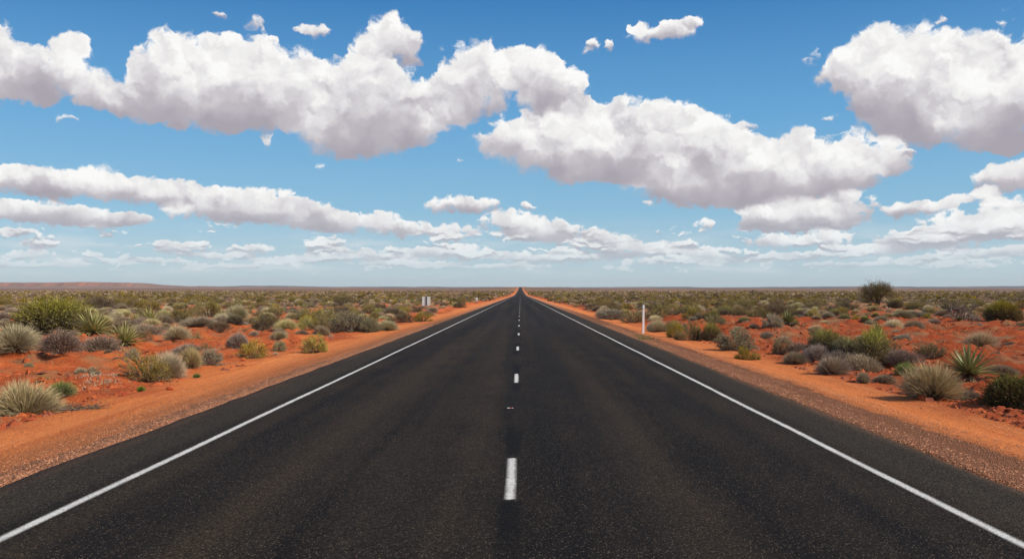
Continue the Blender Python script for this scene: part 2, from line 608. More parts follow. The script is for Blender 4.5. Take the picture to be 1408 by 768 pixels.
sand = t.mix(t.m('MULTIPLY', t.step(rut, 0.52, 0.68), 0.55), sand, (0.50, 0.120, 0.036))
sand = t.mix(t.m('MULTIPLY', t.step(rut, 0.46, 0.34), 0.35), sand, (0.80, 0.330, 0.130))
verge = t.step(t.m('MULTIPLY_ADD', t.m('SUBTRACT', n1, 0.5), 3.2, t.m('MULTIPLY_ADD', t.m('SUBTRACT', n2, 0.5), 1.6, ax_)), 7.9, 6.4)
soil = t.mix(verge, red, sand)
east = t.m('MULTIPLY', t.step(px_, 5.5, 9.5), 0.68)                        # soil colour darkened right of the road, painting in shade among the clods
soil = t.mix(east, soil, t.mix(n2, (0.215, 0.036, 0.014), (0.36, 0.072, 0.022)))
# grit and small dark litter
soil = t.mix(t.m('MULTIPLY', t.step(n4, 0.62, 0.74), 0.5), soil, (0.16, 0.050, 0.026))
soil = t.mix(t.m('MULTIPLY', t.step(t.noise(pos, 34.0, 2.0, 0.5), 0.70, 0.76), 0.7), soil, (0.62, 0.40, 0.26))
# gravel shoulder spilling over the track
stone = t.voro(pos, 56.0, out='Color')
stone_d = t.voro(pos, 56.0, out='Distance')
sr, sg, sb = t.sep(stone)
grav = t.mix(sr, (0.40, 0.155, 0.075), (0.64, 0.32, 0.185))
grav = t.mix(t.m('MULTIPLY', t.step(sg, 0.74, 0.92), 0.7), grav, (0.14, 0.080, 0.058))
gmask = t.step(t.m('MULTIPLY_ADD', t.m('SUBTRACT', n2, 0.5), 0.6, t.m('MULTIPLY_ADD', t.m('SUBTRACT', n1, 0.5), 0.7, t.m('SUBTRACT', ax_, t.step(px_, 0.0, 1.0, 0.0, 0.40)))), 5.15, 4.95)
grav = t.mix(t.step(px_, 0.0, 1.0, 0.0, 0.35), grav, (0.32, 0.120, 0.060))
spill = t.m('MULTIPLY', t.step(t.m('ADD', t.noise(pos, 26.0, 2.0, 0.5), t.m('MULTIPLY', t.step(ax_, 6.4, 5.0), 0.25)), 0.62, 0.68), t.step(ax_, 6.4, 5.2))
gmask = t.m('MAXIMUM', gmask, t.m('MULTIPLY', spill, 0.45))
soil = t.mix(gmask, soil, grav)
# dry litter and low herbs between the shrubs, thicker far off
cover = t.m('MULTIPLY', t.step(t.m('ADD', t.noise(pos, 0.55, 5.0, 0.6), t.m('MULTIPLY', t.step(py_, 15.0, 220.0, smooth=False), 0.30)), 0.50, 0.70),
            t.step(ax_, 8.0, 10.5))
herb = t.mix(t.noise(pos, 0.9, 3.0, 0.6), (0.20, 0.13, 0.065), (0.30, 0.22, 0.115))
soil = t.mix(t.m('MULTIPLY', cover, 0.75), soil, herb)
plain = t.mix(t.step(t.noise(t.v('MULTIPLY', pos, (1.0, 0.35, 1.0)), 0.006, 5.0, 0.6), 0.38, 0.62), (0.175, 0.105, 0.070), (0.27, 0.155, 0.095))
soil = t.mix(t.m('MULTIPLY', t.step(py_, 700.0, 1500.0), t.step(ax_, 9.0, 30.0)), soil, plain)
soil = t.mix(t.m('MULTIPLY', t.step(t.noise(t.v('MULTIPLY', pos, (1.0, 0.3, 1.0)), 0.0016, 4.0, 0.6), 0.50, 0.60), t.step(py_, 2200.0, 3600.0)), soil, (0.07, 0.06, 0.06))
hgt = t.m('ADD', t.m('MULTIPLY', n3, 0.6), t.m('MULTIPLY', n4, 0.25))
hgt = t.m('ADD', hgt, t.m('MULTIPLY', t.m('MULTIPLY', stone_d, gmask), -1.2))
near = t.step(py_, 160.0, 15.0)
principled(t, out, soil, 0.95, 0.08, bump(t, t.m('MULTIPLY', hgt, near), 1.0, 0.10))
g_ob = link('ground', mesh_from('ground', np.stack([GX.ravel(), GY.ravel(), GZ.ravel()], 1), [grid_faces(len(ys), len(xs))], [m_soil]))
tag(g_ob, kind='structure')

# ================================================================ road
m_asph, t, out = new_mat('asphalt')
pos = t.node('ShaderNodeNewGeometry').outputs['Position']
px_, py_, pz_ = t.sep(pos)
ax_ = t.m('ABSOLUTE', px_)
band = t.noise(t.v('MULTIPLY', pos, (1.0, 0.012, 0.0)), 1.15, 3.0, 0.55)
patch = t.noise(t.v('MULTIPLY', pos, (1.0, 0.30, 0.0)), 1.3, 5.0, 0.6)
base = t.mix(t.step(t.m('MULTIPLY_ADD', patch, 0.35, t.m('MULTIPLY', band, 0.8)), 0.44, 0.72), (0.0080, 0.0066, 0.0060), (0.0300, 0.0215, 0.0140))
wheel = t.m('ADD', t.step(t.m('ABSOLUTE', t.m('SUBTRACT', ax_, 0.95)), 0.55, 0.0), t.step(t.m('ABSOLUTE', t.m('SUBTRACT', ax_, 2.65)), 0.55, 0.0))
base = t.mix(t.m('MULTIPLY', wheel, 0.45), base, (0.0078, 0.0070, 0.0076))
edge = t.step(ax_, 3.55, 3.85)
base = t.mix(t.m('MULTIPLY', edge, 0.75), base, t.mix(patch, (0.026, 0.0215, 0.0160), (0.046, 0.0365, 0.0260)))
dust = t.step(t.m('MULTIPLY_ADD', t.m('SUBTRACT', patch, 0.5), 0.5, ax_), 4.15, 4.6)
base = t.mix(t.m('MULTIPLY', dust, 0.35), base, (0.15, 0.075, 0.045))
# old blacked-out paint before and after each dash
ph = t.m('MULTIPLY', t.m('FRACT', t.m('DIVIDE', t.m('SUBTRACT', py_, 7.46), 9.8)), 9.8)
old = t.m('MAXIMUM', t.m('MULTIPLY', t.step(ph, 1.9, 2.3), t.step(ph, 5.2, 3.2)), t.step(ph, 7.6, 9.0))
old = t.m('MULTIPLY', old, t.step(t.m('ADD', t.m('ABSOLUTE', t.m('ADD', px_, -0.02)), t.m('MULTIPLY', t.m('SUBTRACT', patch, 0.5), 0.10)), 0.12, 0.05))
base = t.mix(t.m('MULTIPLY', old, 0.75), base, (0.0040, 0.0038, 0.0040))
chip = t.voro(pos, 76.0, out='Color')
cr_, cg_, cb_ = t.sep(chip)
cd_ = t.voro(pos, 76.0, out='Distance')
agg = t.mix(cr_, (0.30, 0.29, 0.28), (1.75, 1.70, 1.66))
base = t.mix(1.0, base, agg, 'MULTIPLY')
lightchip = t.m('MULTIPLY', t.step(cg_, 0.76, 0.95), t.step(cd_, 0.50, 0.28))
lightchip = t.m('MULTIPLY', lightchip, t.m('SUBTRACT', 1.0, t.m('MULTIPLY', old, 0.7)))
base = t.mix(t.m('MULTIPLY', lightchip, 0.85), base, t.mix(cb_, (0.130, 0.093, 0.058), (0.22, 0.175, 0.125)))
hb = t.m('MULTIPLY', t.m('MULTIPLY_ADD', cd_, -1.0, t.m('MULTIPLY', cr_, 0.8)), t.step(py_, 60.0, 8.0))
principled(t, out, base, 0.85, 0.09, bump(t, hb, 0.55, 0.012))

ry = np.array(list(np.arange(-60, 4, 2.0)) + grow(4.0, 4200.0, 0.35, 1.012))
rng = np.random.default_rng(4)
el_ = -4.52 + 0.05 * fbm(ry * 0.9, ry * 0 + 3.3, 3, 4, 0.6)
er_ = 4.44 + 0.06 * fbm(ry * 0.9, ry * 0 + 9.3, 7, 4, 0.6)
fr = np.array([0.0, 0.0, 0.02, 0.25, 0.5, 0.75, 0.98, 1.0, 1.0])
RX = el_[:, None] * (1 - fr) + er_[:, None] * fr
RX[:, 0] -= 0.06
RX[:, -1] += 0.06
RZ = road_z(np.zeros_like(RX), np.repeat(ry[:, None], 9, 1))
RZ = RZ + np.array([-0.10, -0.012, 0, 0, 0, 0, 0, -0.012, -0.10])
RY = np.repeat(ry[:, None], 9, 1)
road = link('road', mesh_from('road', np.stack([RX.ravel(), RY.ravel(), RZ.ravel()], 1), [grid_faces(len(ry), 9)], [m_asph]))
tag(road, kind='structure')

m_paint, t, out = new_mat('road_paint')
pos = t.node('ShaderNodeNewGeometry').outputs['Position']
at_ = t.node('ShaderNodeAttribute', attribute_name='edge')
er, eg, eb = t.sep(at_.outputs['Vector'])
nf = t.noise(pos, 34.0, 4.0, 0.7)
nl = t.noise(pos, 3.0, 4.0, 0.6)
white = t.mix(nl, (0.58, 0.565, 0.53), (0.68, 0.67, 0.635))
white = t.mix(t.m('MULTIPLY', t.step(nf, 0.46, 0.64), 0.75), white, (0.30, 0.28, 0.25))
wear = t.step(t.m('ADD', t.m('MULTIPLY_ADD', nf, 1.5, t.m('MULTIPLY', nl, 0.55)), t.m('MULTIPLY', er, -1.0)), 0.68, 0.74)
tr = t.node('ShaderNodeBsdfTransparent')
pb = principled(t, None, white, 0.7, 0.25, bump(t, nf, 0.4, 0.006))
ms = t.node('ShaderNodeMixShader')
t.put(ms.inputs[0], t.m('MULTIPLY', t.m('SUBTRACT', 1.0, wear), t.step(er, 0.0, 0.9, 0.35, 1.0)))
t.put(ms.inputs[1], pb)
t.put(ms.inputs[2], tr.outputs[0])
t.put(out.inputs['Surface'], ms.outputs[0])


def strip(name, xc, w, yy, ends=False):
    yy = np.asarray(yy)
    cols = np.array([-0.5, -0.36, 0.0, 0.36, 0.5]) * w
    X = xc + np.repeat(cols[None, :], len(yy), 0) + 0.02 * fbm(yy * 0.22, yy * 0 + xc, 17, 4, 0.6)[:, None]
    Y = np.repeat(yy[:, None], 5, 1)
    Z = road_z(np.zeros_like(X), Y) + 0.004
    e = np.repeat(np.array([1.0, 0.50, 0.0, 0.50, 1.0])[None, :], len(yy), 0)
    if ends:
        e[0, :] = e[-1, :] = 1.0
    A = np.stack([e.ravel(), e.ravel(), e.ravel(), np.ones(e.size)], 1)
    return link(name, mesh_from(name, np.stack([X.ravel(), Y.ravel(), Z.ravel()], 1), [grid_faces(len(yy), 5)], [m_paint], attrs={'edge': A}), road)


for xc in (-3.49, 3.49):
    strip('edge_line', xc, 0.125, [q for q in ry if q <= 1600])
for k in range(-1, 62):
    y0 = 7.46 + 9.8 * k
    strip('centre_dash', 0.022, 0.125, [y0, y0 + 0.08, y0 + 1.0, y0 + 1.9, y0 + 1.98], True)

# ================================================================ distant hills
m_mesa, t, out = new_mat('mesa_rock')
pos = t.node('ShaderNodeNewGeometry').outputs['Position']
px_, py_, pz_ = t.sep(pos)
nn = t.noise(t.v('MULTIPLY', pos, (1.0, 1.0, 4.0)), 0.006, 6.0, 0.65)
steep = t.sep(t.node('ShaderNodeNewGeometry').outputs['True Normal'])[2]
c = t.mix(t.step(nn, 0.35, 0.65), (0.19, 0.115, 0.085), (0.26, 0.15, 0.105))
c = t.mix(t.step(steep, 0.985, 0.90), c, t.mix(nn, (0.26, 0.095, 0.058), (0.35, 0.14, 0.085)))
principled(t, out, c, 0.95, 0.05)
m_ridge, t, out = new_mat('far_ridge')
pos = t.node('ShaderNodeNewGeometry').outputs['Position']
nn = t.noise(pos, 0.0016, 5.0, 0.6)
principled(t, out, t.mix(t.step(nn, 0.4, 0.62), (0.055, 0.050, 0.056), (0.16, 0.085, 0.065)), 0.95, 0.05)


def far_x(px, d):
    a = pix_dir(px, 396)
    return a[0] / a[1] * d


def ridge(name, pts, d, depth, mat, rough, seed, n=420, cliff=0.25):
    """a long low hill: crest line given as (pixel x, height in m); the land rises over the front slope, is flat on top"""
    xa, xb = far_x(pts[0][0], d), far_x(pts[-1][0], d)
    X = np.linspace(xa, xb, n)
    H = np.interp(X, [far_x(p[0], d) for p in pts], [p[1] for p in pts])
    H = H * (1 + rough * fbm(X * 0.004, X * 0 + seed, seed, 4, 0.55)) 
    prof_f = [(-0.55, 0.0), (-0.40, 0.10), (-0.22, 0.30), (-0.12, 0.42), (-0.02, 0.93), (0.05, 1.0), (0.5, 1.0), (0.8, 0.5), (1.0, 0.0)]
    rows = []
    gully = 0.13 * fbm(X * 0.0042, X * 0 + 5.5, seed + 9, 6, 0.62)
    for f, h in prof_f:
        yy = d + depth * (f + (gully if -0.3 < f < 0.06 else gully * 0.0))
        rows.append(np.stack([X, yy, prof(d) + H * h - (4.0 if h == 0 else 0.0)], 1))
    V = np.concatenate(rows)
    o = link(name, mesh_from(name, V, [grid_faces(len(prof_f), n)], [mat], smooth=False))
    return tag(o, kind='structure')


ridge('hills', [(-420, 44), (-200, 50), (-40, 48), (30, 51), (60, 49), (110, 51), (150, 48), (182, 46), (200, 33), (235, 20), (330, 15), (420, 12), (520, 6), (600, 1)], 7200, 700, m_mesa, 0.10, 3)
ridge('hills', [(-700, 26), (-200, 30), (100, 34), (300, 31), (330, 38), (395, 36), (440, 28), (560, 26), (640, 24), (715, 22), (800, 22), (930, 24), (1000, 19), (1100, 24), (1200, 30), (1290, 24), (1380, 30), (1460, 38), (1800, 44), (2200, 40)], 12500, 1200, m_ridge, 0.22, 8, 700)

# ================================================================ the air
hz = np.array([[-15000, -120, -10], [15000, -120, -10], [15000, 15500, -10], [-15000, 15500, -10], [-15000, -120, 130], [15000, -120, 130], [15000, 15500, 130], [-15000, 15500, 130]], float)
m_haze, t, out = new_mat('haze')
vp = t.node('ShaderNodeVolumePrincipled')
vp.inputs['Color'].default_value = (0.80, 0.86, 0.93, 1)
vp.inputs['Density'].default_value = 0.000035
t.put(out.inputs['Volume'], vp.outputs[0])
haze = link('haze', mesh_from('haze', hz, [[[0, 3, 2, 1], [4, 5, 6, 7], [0, 1, 5, 4], [1, 2, 6, 5], [2, 3, 7, 6], [3, 0, 4, 7]]], [m_haze], smooth=False))
tag(haze, kind='stuff')

# ================================================================ plants: materials
def leaf_mat(name, low, high, alt, vary=0.30, trans=0.13, hue=0.02, far=False):
    """leaf colour from old growth (low) to new growth (high), some leaves of a third colour; each plant a little different"""
    m, t, out = new_mat(name)
    at = t.node('ShaderNodeAttribute', attribute_name='leaf')
    r, g, b = t.sep(at.outputs['Vector'])
    oi = t.node('ShaderNodeObjectInfo').outputs['Random']
    c = t.mix(r, low, high)
    c = t.mix(t.m('MULTIPLY', t.step(g, 0.62, 1.0), 0.8), c, alt)
    var = t.m('FRACT', t.m('ADD', b, oi)) if far else oi
    h = t.node('ShaderNodeHueSaturation')
    t.put(h.inputs['Hue'], t.m('MULTIPLY_ADD', t.m('FRACT', t.m('MULTIPLY', var, 7.3)), hue * 2, 0.5 - hue))
    t.put(h.inputs['Saturation'], t.m('MULTIPLY_ADD', t.m('FRACT', t.m('MULTIPLY', var, 3.7)), 0.35, 0.82))
    t.put(h.inputs['Value'], t.m('MULTIPLY', t.m('MULTIPLY_ADD', var, vary * 2, 1 - vary), t.m('MULTIPLY_ADD', g, 0.5, 0.75)))
    t.put(h.inputs['Color'], c)
    p = principled(t, None, h.outputs[0], 0.75, 0.15)
    tl = t.node('ShaderNodeBsdfTranslucent')
    t.put(tl.inputs['Color'], h.outputs[0])
    ms = t.node('ShaderNodeMixShader')
    t.put(ms.inputs[0], trans)
    t.put(ms.inputs[1], p)
    t.put(ms.inputs[2], tl.outputs[0])
    t.put(out.inputs['Surface'], ms.outputs[0])
    return m


PAL = {   # low, high, alt
    'saltbush': ((0.200, 0.145, 0.108), (0.400, 0.310, 0.220), (0.47, 0.39, 0.27)),
    'straw': ((0.210, 0.155, 0.105), (0.700, 0.590, 0.330), (0.76, 0.68, 0.44)),
    'olive': ((0.150, 0.122, 0.060), (0.320, 0.250, 0.045), (0.42, 0.335, 0.065)),
    'buff': ((0.160, 0.115, 0.080), (0.470, 0.365, 0.215), (0.52, 0.44, 0.28)),
    'leafy': ((0.125, 0.098, 0.070), (0.275, 0.225, 0.034), (0.37, 0.30, 0.055)),
    'yellow': ((0.220, 0.170, 0.040), (0.520, 0.400, 0.060), (0.60, 0.49, 0.10)),
    'silver': ((0.190, 0.170, 0.100), (0.400, 0.365, 0.200), (0.50, 0.46, 0.28)),
    'green': ((0.175, 0.130, 0.098), (0.330, 0.310, 0.085), (0.42, 0.38, 0.13)),
    'sprout': ((0.080, 0.110, 0.025), (0.190, 0.260, 0.050), (0.30, 0.33, 0.09)),
    'shady': ((0.060, 0.050, 0.030), (0.150, 0.145, 0.035), (0.22, 0.20, 0.06)),  # green darkened so the bush's shaded side is part of its leaf colour
    'rust': ((0.200, 0.080, 0.035), (0.340, 0.150, 0.060), (0.40, 0.24, 0.12)),
    'dark': ((0.095, 0.072, 0.040), (0.180, 0.135, 0.055), (0.25, 0.19, 0.08)),
}
MAT = {k: leaf_mat(k + '_foliage', *v) for k, v in PAL.items()}
MATF = {k: leaf_mat(k + '_scrub', *[tuple(q * f for q, f in zip(c, (0.84, 0.77, 0.80))) for c in v], far=True) for k, v in PAL.items()}
m_twig = simple_mat('grey_twig', (0.20, 0.155, 0.125), 0.9, 0.1, 0.3, 14.0)
m_bark = simple_mat('brown_bark', (0.13, 0.090, 0.062), 0.95, 0.1, 0.3, 9.0)
m_pale = simple_mat('bleached_wood', (0.34, 0.29, 0.25), 0.9, 0.1, 0.25, 12.0)


# ================================================================ plants: geometry
def unit(a):
    return a / np.maximum(np.linalg.norm(a, axis=-1, keepdims=True), 1e-9)


class Geo:
    """collects quads with the per-vertex 'leaf' data (growth, random, plant)"""

    def __init__(self):
        self.V, self.F, self.A, self.M, self.n = [], [], [], [], 0

    def add(self, V, F, A, mi=0):
        self.V.append(V)
        self.F.append(F + self.n)
        self.A.append(A)
        self.M.append(np.full(len(F), mi))
        self.n += len(V)

    def blades(self, P, D, L, Wd, rng, droop=0.2, seg=3, g0=0.0, g1=1.0, mi=0):
        """thin tapering blades from P along D, bending down"""
        n = len(P)
        side = unit(np.cross(D, unit(rng.normal(size=(n, 3)))))
        ss = np.linspace(0, 1, seg + 1)
        pts = P[:, None, :] + D[:, None, :] * (L[:, None] * ss[None, :])[:, :, None]
        pts[:, :, 2] -= droop * L[:, None] * ss[None, :] ** 2
        w = Wd[:, None] * (1 - 0.85 * ss[None, :] ** 1.5) * 0.5
        a, b = pts - side[:, None, :] * w[:, :, None], pts + side[:, None, :] * w[:, :, None]
        V = np.stack([a, b], 2).reshape(-1, 3)
        base = np.arange(n)[:, None] * (2 * (seg + 1)) + np.arange(seg)[None, :] * 2
        base = base.ravel()
        F = np.stack([base, base + 1, base + 3, base + 2], 1)
        A = np.ones((n, seg + 1, 2, 4))
        A[..., 0] = (g0 + (g1 - g0) * ss)[None, :, None]
        A[..., 1] = rng.random(n)[:, None, None]
        A[..., 2] = 0.0
        self.add(V, F, A.reshape(-1, 4), mi)

    def leaves(self, P, D, L, Wd, rng, grow_=None, mi=0):
        """single lozenge leaves, slightly folded"""
        n = len(P)
        side = unit(np.cross(D, unit(rng.normal(size=(n, 3)))))
        nrm = np.cross(D, side)
        mid = P + D * L[:, None] * 0.5
        V = np.stack([P, mid - side * Wd[:, None] * 0.5 + nrm * Wd[:, None] * 0.12, P + D * L[:, None],
                      mid + side * Wd[:, None] * 0.5 + nrm * Wd[:, None] * 0.12], 1).reshape(-1, 3)
        F = np.arange(n)[:, None] * 4 + np.arange(4)[None, :]
        A = np.ones((n, 4, 4))
        A[..., 0] = (rng.random(n) if grow_ is None else grow_)[:, None]
        A[..., 1] = rng.random(n)[:, None]
        A[..., 2] = 0.0
        self.add(V, F, A.reshape(-1, 4), mi)

    def tubes(self, paths, r0, r1, mi=0, k=4):
        """paths: n x s x 3; tapering tubes"""
        n, s, _ = paths.shape
        r0 = np.broadcast_to(np.asarray(r0, float), (n,))
        r1 = np.broadcast_to(np.asarray(r1, float), (n,))
        T = unit(np.gradient(paths, axis=1))
        ref = np.where(np.abs(T[..., 2:3]) > 0.9, np.array([1.0, 0, 0]), np.array([0, 0, 1.0]))
        U = unit(np.cross(T, ref))
        W_ = np.cross(T, U)
        ss = np.linspace(0, 1, s)
        R = r0[:, None] * (1 - ss) + r1[:, None] * ss
        an = np.arange(k) * 2 * PI / k
        V = paths[:, :, None, :] + R[:, :, None, None] * (U[:, :, None, :] * np.cos(an)[:, None] + W_[:, :, None, :] * np.sin(an)[:, None])
        V = V.reshape(-1, 3)
        i = (np.arange(n)[:, None, None] * s * k + np.arange(s - 1)[None, :, None] * k)
        j = np.arange(k)[None, None, :]
        j2 = (j + 1) % k
        F = np.stack([i + j, i + j2, i + k + j2, i + k + j], -1).reshape(-1, 4)
        A = np.ones((len(V), 4)) * 0.5
        self.add(V, F, A, mi)

    def arrays(self):
        return np.concatenate(self.V), np.concatenate(self.F), np.concatenate(self.A), np.concatenate(self.M)

    def mesh(self, name, mats):
        V, F, A, M = self.arrays()
        return mesh_from(name, V, [F], mats, M, smooth=False, attrs={'leaf': A})


def bez(p0, p1, p2, s):
    s = s[None, :, None]
    return (1 - s) ** 2 * p0[:, None, :] + 2 * s * (1 - s) * p1[:, None, :] + s ** 2 * p2[:, None, :]


def dome_tips(rng, n, lobes, fill=0.6, bottom=0.0):
    """points of a lumpy dome (half width 0.5, height 0.6): directions from the base out to a few lobes"""
    ph = rng.random(n) * 2 * PI
    cz = bottom + (1 - bottom) * rng.random(n)
    st = np.sqrt(1 - cz ** 2)
    d = np.stack([st * np.cos(ph), st * np.sin(ph), cz], 1)
    r = np.full(n, 0.74)
    for (lp, lz, lw, la) in lobes:
        ld = np.array([math.cos(lp) * math.sqrt(1 - lz * lz), math.sin(lp) * math.sqrt(1 - lz * lz), lz])
        r = r + la * np.exp(-(1 - d @ ld) / lw)
    r = r * (fill + (1 - fill) * rng.random(n) ** 0.4)
    return d * r[:, None] * np.array([0.52, 0.52, 0.60])


def rand_lobes(rng, k=6, amp=0.30):
    return [(rng.random() * 2 * PI, rng.uniform(0.05, 0.98), rng.uniform(0.05, 0.22), rng.uniform(0.3, 1.0) * amp) for _ in range(k)]


def make_shrub(seed, n_stem=46, n_twig=8, n_leaf=9, leafL=0.045, leafW=0.017, up=0.45, bare=0.35, amp=0.34, bottom=0.02, stem_r=0.007):
    """woody shrub: stems from the root, twigs, leaves toward the twig ends; returns (foliage, stems)"""
    rng = np.random.default_rng(seed)
    fol, wood = Geo(), Geo()
    lobes = rand_lobes(rng, 8, amp)
    tips = dome_tips(rng, n_stem, lobes, 0.72, bottom)
    p0 = np.concatenate([rng.normal(size=(n_stem, 2)) * 0.035, np.full((n_stem, 1), -0.02)], 1) + tips * np.array([0.18, 0.18, 0])
    p1 = p0 + tips * 0.35 + np.array([0, 0, 1.0]) * tips[:, 2:3] * 0.30
    ss = np.linspace(0, 1, 6)
    wood.tubes(bez(p0, p1, tips, ss), stem_r, stem_r * 0.4, 0, 4)
    s0 = 0.40 + 0.58 * rng.random((n_stem, n_twig))
    st = (1 - s0[..., None]) ** 2 * p0[:, None] + 2 * s0[..., None] * (1 - s0[..., None]) * p1[:, None] + s0[..., None] ** 2 * tips[:, None]
    outw = unit(tips)[:, None, :] + rng.normal(size=(n_stem, n_twig, 3)) * 0.55 + np.array([0, 0, up])
    outw = unit(outw)
    ln = rng.uniform(0.07, 0.17, (n_stem, n_twig))
    en = st + outw * ln[..., None]
    en[..., 2] = np.maximum(en[..., 2], 0.012)
    st, en = st.reshape(-1, 3), en.reshape(-1, 3)
    wood.tubes(bez(st, (st + en) / 2 + rng.normal(size=st.shape) * 0.008, en, np.linspace(0, 1, 3)), stem_r * 0.36, stem_r * 0.2, 0, 3)
    hh = en[:, 2] / 0.6
    keep = rng.random(len(st)) < np.clip((hh + 0.25 - bare) / 0.35, 0.12, 1.0)
    st, en, hh = st[keep], en[keep], hh[keep]
    f = rng.uniform(0.15, 1.05, (len(st), n_leaf))
    P = st[:, None] * (1 - f[..., None]) + en[:, None] * f[..., None] + rng.normal(size=(len(st), n_leaf, 3)) * 0.010
    D = unit(unit(en - st)[:, None] + rng.normal(size=P.shape) * 0.65 + np.array([0, 0, 0.35]))
    gr = np.clip(0.15 + 0.8 * hh[:, None] + 0.15 * rng.normal(size=f.shape), 0, 1)
    P, D = P.reshape(-1, 3), D.reshape(-1, 3)
    P[:, 2] = np.maximum(P[:, 2], 0.006)
    n = len(P)
    fol.leaves(P, D, leafL * rng.uniform(0.6, 1.4, n), leafW * rng.uniform(0.7, 1.3, n), rng, gr.ravel())
    return fol, wood


def make_saltbush(seed, n=2300, amp=0.22, spread=0.30, by_height=False, leafy=1.0):
    """dense grey dome of fine twigs with tiny leaves"""
    rng = np.random.default_rng(seed)
    fol, wood = Geo(), Geo()
    lobes = rand_lobes(rng, 7, amp)
    tips = dome_tips(rng, n, lobes, 0.70, 0.0)
    f0 = rng.uniform(0.45, 0.80, n)
    P = tips * f0[:, None]
    P[:, 2] += 0.004
    D = unit(unit(tips) + rng.normal(size=(n, 3)) * spread + np.array([0, 0, 0.15]))
    L = np.linalg.norm(tips, axis=1) * (1 - f0) * rng.uniform(0.8, 1.35, n)
    fol.blades(P, D, L, rng.uniform(0.006, 0.011, n), rng, 0.05, 2, 0.05, 0.95)
    if by_height:                      # grey old twigs below, green new growth above
        z = fol.V[-1][:, 2]
        fol.A[-1][:, 0] = np.clip((z - 0.27 + 0.09 * rng.normal(size=len(z))) / 0.22, 0, 1)
    n = int(n * leafy)
    k = rng.integers(0, len(P), n)
    fl = rng.uniform(0.3, 1.0, n)
    Pl = P[k] + D[k] * (L[k] * fl)[:, None]
    fol.leaves(Pl, unit(D[k] + rng.normal(size=(n, 3)) * 0.9), rng.uniform(0.016, 0.034, n), rng.uniform(0.008, 0.014, n), rng,
               np.clip((Pl[:, 2] - 0.26) / 0.22, 0, 1) if by_height else np.clip(0.25 + Pl[:, 2] * 1.1 + rng.normal(size=n) * 0.15, 0, 1))
    m = 60
    tp = dome_tips(rng, m, lobes, 0.75, 0.0)
    p0 = np.concatenate([rng.normal(size=(m, 2)) * 0.03, np.full((m, 1), -0.02)], 1)
    wood.tubes(bez(p0, tp * 0.5 + np.array([0, 0, 0.06]), tp, np.linspace(0, 1, 5)), 0.006, 0.0025, 0, 3)
    return fol, wood


def make_tussock(seed, n=3000, droop=0.35, width=0.0056, amp=0.10):
    """hummock of stiff grass blades; returns (new straw blades, dead grey skirt)"""
    rng = np.random.default_rng(seed)
    fol, dead = Geo(), Geo()

    def shell(g, n, f_lo, f_hi, zmin, L0, g0, g1, dr):
        ph = rng.random(n) * 2 * PI
        cz = zmin + (1 - zmin) * rng.random(n)
        st = np.sqrt(1 - cz ** 2)
        d = np.stack([st * np.cos(ph), st * np.sin(ph), cz], 1)
        lump = 1 + amp * np.sin(ph * 3 + seed) * st + amp * np.sin(ph * 5 + 2 * seed) * st
        f0 = rng.uniform(f_lo, f_hi, n)
        tip = d * lump[:, None] * np.array([0.50, 0.50, 0.58])
        P = tip * f0[:, None]
        D = unit(unit(tip) + rng.normal(size=(n, 3)) * 0.20 + np.array([0, 0, 0.25]))
        L = np.linalg.norm(tip, axis=1) * (1 - f0) * rng.uniform(0.75, 1.30, n) * L0
        g.blades(P, D, L, width * rng.uniform(0.7, 1.4, n), rng, dr, 3, g0, g1)

    shell(fol, n, 0.10, 0.50, 0.12, 1.0, 0.0, 1.0, droop * 0.6)
    shell(fol, n // 3, 0.45, 0.75, 0.20, 1.15, 0.5, 1.0, droop * 0.4)
    shell(dead, n // 2, 0.05, 0.40, -0.02, 0.92, 0.0, 0.25, droop)
    for g in (fol, dead):
        for v in g.V:
            v[:, 2] = np.maximum(v[:, 2], 0.004)
    return fol, dead


